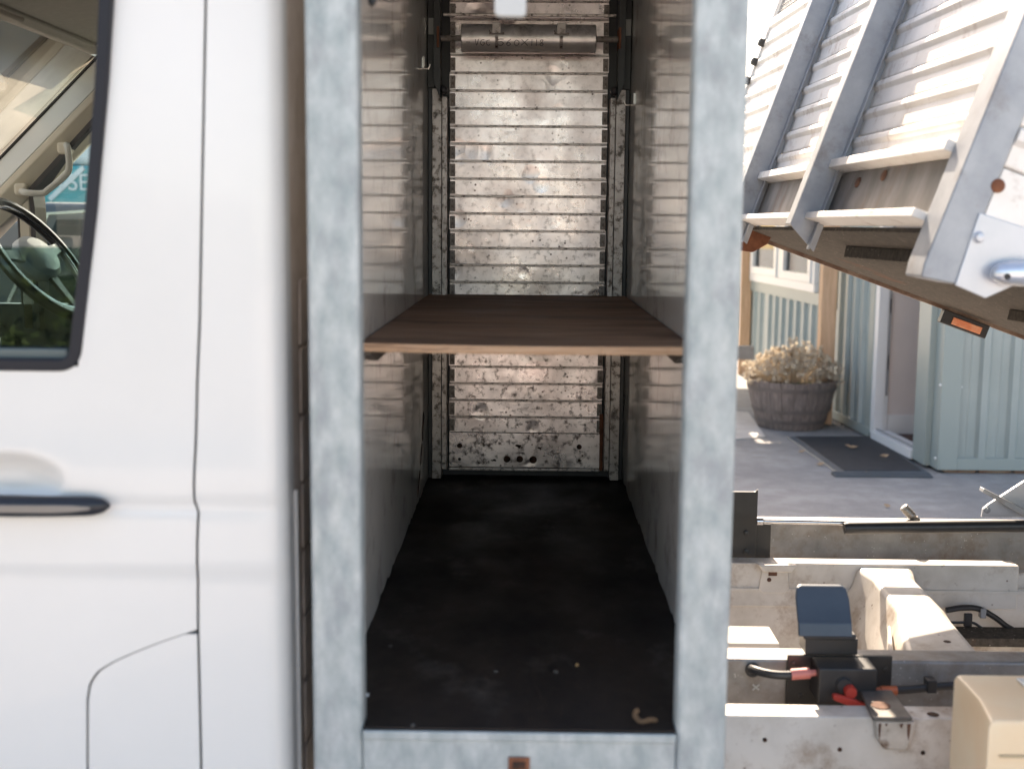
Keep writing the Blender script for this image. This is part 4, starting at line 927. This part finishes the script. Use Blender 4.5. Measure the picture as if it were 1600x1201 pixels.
# door frame in white uPVC (far jamb is the one in view)
bx('door_jamb', UPVC, bd, wd-.03, wd+.045, yd1+.0, yd1+.098, .05, 2.3, bevel=.004)
bx('door_jamb', UPVC, bd, wd+.046, wd+.075, yd1+.012, yd1+.098, .05, 2.3, bevel=.004)
bx('lock_strip', GREYPL, bd, wd+.052, wd+.070, yd1+.006, yd1+.0115, .35, 2.2)
for z_ in (1.45, .98, .55): bx('lock_keep', BLACKM, bd, wd+.056, wd+.066, yd1+.003, yd1+.0055, z_, z_+.11)
b = B(); prism(b, [(wx(yd0)-.05, yd0+.001), (wx(yd1)-.05, yd1+.0), (wx(yd1)+.09, yd1+.0), (wx(yd0)+.09, yd0+.001)], 'z', .02, .085); obj('door_threshold', b, UPVC, bd, bevel=.004)
b = B(); prism(b, [(wx(yd0)-.01, yd0+.001), (wx(yd1)-.01, yd1+.0), (wx(yd1)+.0, yd1+.0), (wx(yd0)+.0, yd0+.001)], 'z', .086, .10); obj('threshold_rib', b, GREYPL, bd)
bx('reveal_wall', PINKWALL, bd, wd+.076, wd+.36, yd1+.03, yd1+.15, .05, 2.6)
bx('inner_wall', PINKWALL, bd, wd+.361, wd+1.8, yd1+.5, yd1+.56, .05, 2.6)
bx('skirting_board', SKIRT, bd, wd+.080, wd+.36, yd1+.012, yd1+.029, .05, .20, bevel=.003)
bx('skirting_board', SKIRT, bd, wd+.24, wd+1.8, yd1+.48, yd1+.499, .05, .19, bevel=.003)
bx('inner_floor', mat('carpet_brown', (.09, .05, .04), rough=1), bd, wd+.09, wd+3, Y0+.1, 14, .03, .055)
bx('inner_back_wall', PINKWALL, bd, wd+3.0, wd+3.05, Y0+.1, 14, 0, 2.7)
bx('front_inner_wall', PINKWALL, bd, XB+.13, XB+6.1, Y0+.101, Y0+.16, .06, 2.7)
# window wall beyond the porch
ya, yb = 10.36, 15.2
yw0, yw1 = 10.9, 13.35
zwb = at(1240, 447, x=wx(12.1)).z
clad('cladding_sheet', (wx(ya), ya), (wx(12.8), 12.8), ZB0+.03, zwb-.13, OA, pitch=.26)
clad('cladding_sheet', (wx(12.802), 12.802), (wx(yb), yb), ZB0+.03, zwb-.13, OA, pitch=.26)
b = B(); prism(b, [(wx(ya)-.034, ya), (wx(yb)-.034, yb), (wx(yb)+.02, yb), (wx(ya)+.02, ya)], 'z', zwb-.13, zwb-.02); obj('sill_flashing', b, CLADT, bd, bevel=.004)
b = B(); prism(b, [(wx(yw1+.09)-.02, yw1+.09), (wx(yb)-.02, yb), (wx(yb)+.02, yb), (wx(yw1+.09)+.02, yw1+.09)], 'z', zwb-.02, ZB1); obj('wall_panel', b, CLADT, bd)
b = B(); prism(b, [(wx(ya)-.02, ya), (wx(yw0)-.02, yw0), (wx(yw0)+.02, yw0), (wx(ya)+.02, ya)], 'z', zwb-.02, ZB1); obj('wall_panel', b, CLADT, bd)
b = B()
yws = at(1230, 400, x=wx(12)).y
wn = None
def wbar(y0, y1, z0, z1, o0=-.06, o1=.02):
    bb = B(); prism(bb, [(wx(y0)+o0, y0), (wx(y1)+o0, y1), (wx(y1)+o1, y1), (wx(y0)+o1, y0)], 'z', z0, z1); return bb
zwt = 2.35
fr = obj('window', wbar(yw0, yw1, zwb-.02, zwb+.06), UPVC, bd, bevel=.006)
for (a_, c_, z0_, z1_) in ((yw0, yw1, zwt, zwt+.07), (yw0, yw0+.09, zwb+.061, zwt-.001), (yw1-.09, yw1, zwb+.061, zwt-.001)): obj('frame', wbar(a_, c_, z0_, z1_), UPVC, fr, bevel=.006)
ymid = at(1229, 400, x=wx(12)).y
obj('mullion', wbar(ymid-.09, ymid+.09, zwb+.061, zwt-.001), UPVC, fr, bevel=.006)
for (a_, c_) in ((yw0+.091, ymid-.091), (ymid+.091, yw1-.091)):
    for (z0_, z1_) in ((zwb+.061, zwb+.14), (zwt-.08, zwt-.001)): obj('casement', wbar(a_, c_, z0_, z1_, -.075, .0), UPVC, fr, bevel=.006)
    for (p_, q_) in ((a_, a_+.09), (c_-.09, c_)): obj('casement', wbar(p_, q_, zwb+.141, zwt-.081, -.075, .0), UPVC, fr, bevel=.006)
    obj('pane', wbar(a_+.09, c_-.09, zwb+.141, zwt-.081, -.04, -.034), GLASSW, fr)
obj('curtain', wbar(ymid+.25, ymid+.55, zwb+.02, 2.3, .12, .15), mat('curtain_tan', (.5, .36, .2), rough=.9), fr)
bx('room_back', mat('room_dark', (.16, .17, .18), rough=.9), bd, 3.6, 3.65, 10.3, 15.1, 0, 2.7)
bx('roof', CLADT, bd, 2.25, 9.2, 7.95, 16, 2.76, 2.9, bevel=.01)

# timber porch
po = thing('timber_porch', (2.42, 10, 0), 'pale pine porch posts beside the green building, under an added unseen shading roof', 'porch')
pc = at(1288, 660, z=0)
for (q, wpx) in ((1288, 12), ):
    c_ = at(q, 663, z=0.0); w = .062
    bx('post', TIMBER, po, c_.x-w, c_.x+w, c_.y, c_.y+.12, 0, 2.46, bevel=.004)
c2 = at(1167, 440, Y=13.4)
bx('post', TIMBER, po, c2.x-.06, c2.x+.055, 13.4, 13.5, 0, 2.46, bevel=.004)
r0_, r1_ = at(1150, 541, Y=11.2), at(1178, 562, Y=11.2)
bx('rail', TIMBERD, po, r0_.x-.5, r1_.x-.0, 11.2, 11.3, r1_.z, r0_.z, bevel=.004)
bx('rail_post', TIMBERD, po, r1_.x-.42, r1_.x-.34, 11.2, 11.3, 0, r1_.z-.001, bevel=.004)
for (ra, rb_, rc0, rd) in ((.70, 2.54, 9.9, 12.26), (.70, 1.62, 12.261, 12.72), (2.24, 2.54, 12.261, 12.72), (.70, 2.54, 12.721, 15.4)): bx('shade_sheet', CLADT, po, ra, rb_, rc0, rd, 2.47, 2.54, bevel=.002)  # unseen roof added to shade the asphalt; gap lets sun reach the plant
bx('beam', TIMBER, po, 2.36, 2.48, 8.7, 15.3, 2.36, 2.469, bevel=.004) if False else None

# half barrel planter
pc = Vector((at(1236, 640, Y=9.9).x, 9.92, 0))
bp = thing('barrel_planter', pc, 'old half barrel planter filled with dried flowers beside the porch post', 'planter')
zt_ = .395; prof = [(.255, .0), (.268, .02), (.30, .12), (.335, .25), (.365, zt_-.01), (.368, zt_), (.345, zt_), (.33, zt_-.05), (.001, zt_-.055)]
N = 22
def rad(z): return float(np.interp(z, [0, .02, .12, .25, .385, .395], [.255, .268, .30, .335, .365, .368]))
for i in range(N):
    a0, a1 = 2*math.pi*i/N+.006, 2*math.pi*(i+1)/N-.006; b = B(); rings = []
    rj = random.uniform(-.0015, .0015); tj = random.uniform(-.004, .004)
    for z_ in (0, .02, .12, .25, .33, zt_+tj):
        r_ = rad(min(z_, zt_))+rj; rings.append([(pc.x+rr*math.cos(a_), pc.y+rr*math.sin(a_), z_) for rr, a_ in ((r_, a0), (r_, (a0+a1)/2), (r_, a1), (r_-.024, a1), (r_-.024, a0))])
    loft(b, rings); obj('stave', b, BARR, bp)
for z_, h in ((.055, .028), (.14, .03), (.315, .032)):
    b = B(); rings = []
    for zz, ex_ in ((z_, .003), (z_, .006), (z_+h, .0062), (z_+h, .003)): rings.append([(pc.x+(rad(zz)+ex_)*math.cos(a_), pc.y+(rad(zz)+ex_)*math.sin(a_), zz) for a_ in [2*math.pi*j/44 for j in range(44)]])
    loft(b, rings, cap=False); obj('band', b, BAND, bp, smooth=True)
b = B(); lathe(b, [(.33, zt_-.06), (.33, zt_-.04), (.001, zt_-.02)], (pc.x, pc.y, 0), 24); obj('soil', b, SOIL, bp)
dp = thing('dried_plant', pc+Vector((0, 0, .36)), 'bushy dried cream flower plant growing in the half barrel', 'plant')
rp = random.Random(11); b = B(); bs = B()
def puff(b, c, r, n):
    for _ in range(n):
        d_ = Vector((rp.gauss(0, 1), rp.gauss(0, 1), rp.gauss(0, 1))).normalized(); p = c + d_*r*rp.uniform(.45, 1); s = rp.uniform(.005, .010)
        u_ = d_.orthogonal().normalized(); u_.rotate(Matrix.Rotation(rp.uniform(0, 6.28), 3, d_)); v_ = d_.cross(u_); w_ = d_*rp.uniform(-.4, .4)*s
        vs = [b.verts.new(p+q) for q in (u_*s+w_, v_*s*.8, -u_*s+w_, -v_*s*.8)]; b.faces.new(vs)
for i in range(520):
    a = rp.uniform(0, 6.28); rr = (rp.random()**.6)*.40; c_ = Vector((pc.x+rr*math.cos(a), pc.y+rr*.9*math.sin(a), 0))
    hgt = .40 + .17*max(0, 1-(rr/.42)**2) + rp.uniform(-.05, .09) + (.06 if c_.x > pc.x-.02 and c_.x < pc.x+.25 and rp.random() < .3 else 0); c_.z = hgt
    puff(b, c_, rp.uniform(.013, .030), rp.randint(22, 34))
    st = Vector((pc.x+rr*.5*math.cos(a), pc.y+rr*.5*math.sin(a), .36)); tube(bs, [st, st.lerp(c_, .5)+Vector((0, 0, .03)), c_], .0018, 4, cap=False)
o = obj('flower_head', b, BLOOM, dp); o['kind'] = 'stuff'
o = obj('stem', bs, BLOOM, dp); o['kind'] = 'stuff'
b = B()
for i in range(40):
    a = rp.uniform(-2.6, -.6); rr = .345; p = Vector((pc.x+rr*math.cos(a), pc.y+rr*math.sin(a), .385+rp.uniform(-.02, .02))); s = .014
    vs = [b.verts.new(p+Vector((rp.uniform(-s, s), rp.uniform(-s, s), rp.uniform(-s, s)))) for _ in range(3)]; b.faces.new(vs)
o = obj('leaf', b, LEAFG, dp); o['kind'] = 'stuff'

# rubber door mat with ramp edges
q = [at(1230, 680, z=.02), at(1372, 680, z=.02), at(1456, 738, z=.02), at(1312, 738, z=.02)]
mt = thing('door_mat', (q[0]+q[2])*.5*1.0, 'black rubber mat with grey ramp edges lying before the doorway', 'mat'); mt.location.z = 0; _off[mt.name] = Matrix.Translation(-mt.location)
ins = .075; cen = (q[0]+q[2])/2
def ringm(s, z): return [(cen.x+(p.x-cen.x)*s, cen.y+(p.y-cen.y)*(1-(1-s)*.5), z) for p in q]
b = B(); loft(b, [ringm(1, .002), ringm(.98, .010), ringm(.86, .020)]); obj('mat_edge', b, MATE, mt)
b = B(); loft(b, [ringm(.85, .0205), ringm(.845, .024)]); obj('mat_pad', b, MAT, mt)
b = B(); f0, f1 = at(1302, 741, z=.01), at(1452, 741, z=.01)
for i in range(3): box(b, f0.x, f1.x, f0.y-.04+i*.035, f0.y-.012+i*.035, .001, .013+i*.004)
obj('mat_ramp', b, MATE, mt, bevel=.002)

# fallen leaves on the asphalt
for i, (px_, py_, s, lab) in enumerate(((1363, 741, .05, 'yellow fallen leaf on the asphalt in front of the mat'), (1281, 726, .035, 'brown fallen leaf on the asphalt left of the mat'),
        (1331, 699, .05, 'pale curled leaf lying on the far part of the black mat'), (1381, 713, .035, 'small tan leaf on the right part of the black mat'), (1253, 706, .03, 'tiny brown leaf by the left edge of the mat'), (1386, 792, .02, 'single small leaf on open asphalt nearer the truck'))):
    zz = .026 if 'mat' in lab and 'black' in lab else .004
    p = at(px_, py_, z=zz); r_ = random.Random(i); b = B(); mid = [b.verts.new((p.x-s+2*s*t, p.y+s*r_.uniform(-.4, .4), zz+r_.uniform(.004, .02))) for t in (0, .3, .6, 1)]
    up_ = [b.verts.new((p.x-s+2*s*t, p.y+s*r_.uniform(.5, 1.1), zz+r_.uniform(.002, .025))) for t in (.3, .6)]; dn = [b.verts.new((p.x-s+2*s*t, p.y-s*r_.uniform(.4, 1), zz+r_.uniform(.001, .008))) for t in (.35, .65)]
    for f_ in ((mid[0], mid[1], up_[0]), (mid[1], mid[2], up_[1], up_[0]), (mid[2], mid[3], up_[1]), (mid[0], dn[0], mid[1]), (mid[1], dn[0], dn[1], mid[2]), (mid[2], dn[1], mid[3])): b.faces.new(f_)
    tag(obj('fallen_leaf', b, mat('leaf%d' % i, (.5, .30, .08) if i == 0 else (.42, .28, .17), rough=.8)), lab, 'leaf', 'fallen leaves around the mat')

# ------------------------------------------------------------------ vehicles and wall seen through the cab
def van(name, x0, x1, y0, y1, h, label):
    t = thing(name, ((x0+x1)/2, (y0+y1)/2, 0), label, 'van')
    b = B(); prism(b, [(x0, .35), (x0, .95), (x0+.45, 1.15), (x0+1.15, 1.9), (x0+1.5, 2.0), (x1-.05, 2.0), (x1, 1.9), (x1, .35)], 'y', y0, y1); obj('body', b, TEAL, t, bevel=.05, seg=3)
    return t
tv = thing('teal_van', (-3.2, 9.9, 0), 'teal and pale blue van parked beyond the cab, seen through its far window', 'van')
zs_ = at(110, 258, Y=9).z
vx0, vx1 = -5.6, -2.2
b = B(); prism(b, [(vx0, .35), (vx0-.5, .42), (vx0-.5, 1.05), (vx0-.1, 1.25), (vx0+.1, zs_), (vx1, zs_), (vx1, .35)], 'y', 9.0, 10.9); bt = obj('lower_body', b, TEAL, tv, bevel=.03)
b = B(); prism(b, [(vx0+.1, zs_+.001), (vx0+.5, 2.36), (vx0+.9, 2.46), (vx1-.1, 2.46), (vx1, 2.36), (vx1, zs_+.001)], 'y', 9.02, 10.88); obj('upper_body', b, PALEP, tv, bevel=.06, seg=3)
for cxw in (vx0+.35, vx1-.7):
    b = B(); lathe(b, [(.2, 0), (.34, .01), (.34, .2)], (cxw, 8.97, .34), 24, 'y'); obj('wheel', b, RUBBER, tv)
b = B(); 
tc_ = bpy.data.curves.new('lettering', 'FONT'); tc_.body = 'YSE'; tc_.size = .17; tc_.extrude = .002
to = bpy.data.objects.new('lettering', tc_); COL.objects.link(to); p = at(84, 297, Y=8.985); to.rotation_euler = (R(90), 0, 0); to.location = Vector((p.x, 8.985, p.z)) - Vector(tv.location); to.parent = tv; tc_.materials.append(PALEP)
bpy.context.view_layer.update(); me_ = bpy.data.meshes.new_from_object(to.evaluated_get(bpy.context.evaluated_depsgraph_get())); tm = bpy.data.objects.new('lettering', me_); COL.objects.link(tm); tm.parent = tv; tm.location = to.location; tm.rotation_euler = to.rotation_euler; bpy.data.objects.remove(to); tm.name = 'lettering'
b = B(); strip(b, [(at(78, 312, Y=9).x, at(78, 312, Y=9).z), (at(131, 262, Y=9).x, at(131, 262, Y=9).z)], .035, 8.988, 8.9995); obj('swoosh', b, PALEP, tv)
cr = thing('dark_car', (-2.6, 6.9, 0), 'dark grey car parked close beyond the cab, seen past the steering wheel', 'car')
zr = at(90, 312, Y=6.2).z
prof = [(-4.2, .35), (-4.3, .7), (-4.15, .98), (-3.35, 1.10), (-2.75, zr-.10), (-2.45, zr-.01), (-1.3, zr-.02), (-.75, zr-.25), (-.5, 1.05), (-.42, .6), (-.5, .35)]
b = B(); prism(b, prof, 'y', 6.2, 7.9); obj('body', b, GREYP, cr, bevel=.07, seg=3)
b = B(); prism(b, [(-2.62, 1.12), (-2.38, zr-.10), (-1.75, zr-.09), (-1.72, 1.12)], 'y', 6.19, 6.2); obj('window', b, DKGLASS, cr)
b = B(); prism(b, [(-1.66, 1.12), (-1.69, zr-.09), (-1.25, zr-.12), (-.95, 1.12)], 'y', 6.19, 6.2); obj('window', b, DKGLASS, cr)
b = B(); strip(b, [(-2.68, 1.13), (-2.42, zr-.07), (-2.2, zr-.055), (-1.3, zr-.075)], .016, 6.185, 6.2); obj('window_trim', b, CHROME, cr)
for cxw in (-3.65, -1.15):
    b = B(); lathe(b, [(.2, 0), (.33, .01), (.33, .2)], (cxw, 6.17, .33), 24, 'y'); obj('wheel', b, RUBBER, cr)
cwl = thing('rendered_wall', (-12, 18, 0), 'high cream rendered wall behind the parked vehicles', 'wall')
bx('wall_face', CREAMW, cwl, -22, -3.2, 18, 18.3, 0, 7.5, bevel=0)
bx('coping', CONC, cwl, -22, -3.2, 17.95, 18.35, 7.501, 7.62)
# hedge behind the camera, mirrored in the lowered glass
hg = thing('hedge', (-6, -7, 0), 'clipped dark green hedge mirrored in the lowered cab window', 'hedge')
rh = random.Random(4); b = B()
for i in range(9000):
    x_, y_, z_ = rh.uniform(-11, -2.2), rh.uniform(-7.4, -6.2), rh.random()**.8*2.3
    z_ += .12*math.sin(x_*3.1)*(z_ > 1.8); p = Vector((x_, y_ + .25*math.sin(x_*2.3+z_*2), z_)); s = rh.uniform(.05, .10)
    vs = [b.verts.new(p+Vector((rh.uniform(-s, s), rh.uniform(-s, s), rh.uniform(-s, s)))) for _ in range(4)]; b.faces.new(vs[:3]); b.faces.new(vs[1:])
bx('hedge_core', mat('hedge_dark', (.012, .022, .008), rough=.9), hg, -11, -2.3, -7.35, -6.7, 0, 2.05, bevel=0)
o = obj('hedge_foliage', b, HEDGE, hg); o['kind'] = 'stuff'
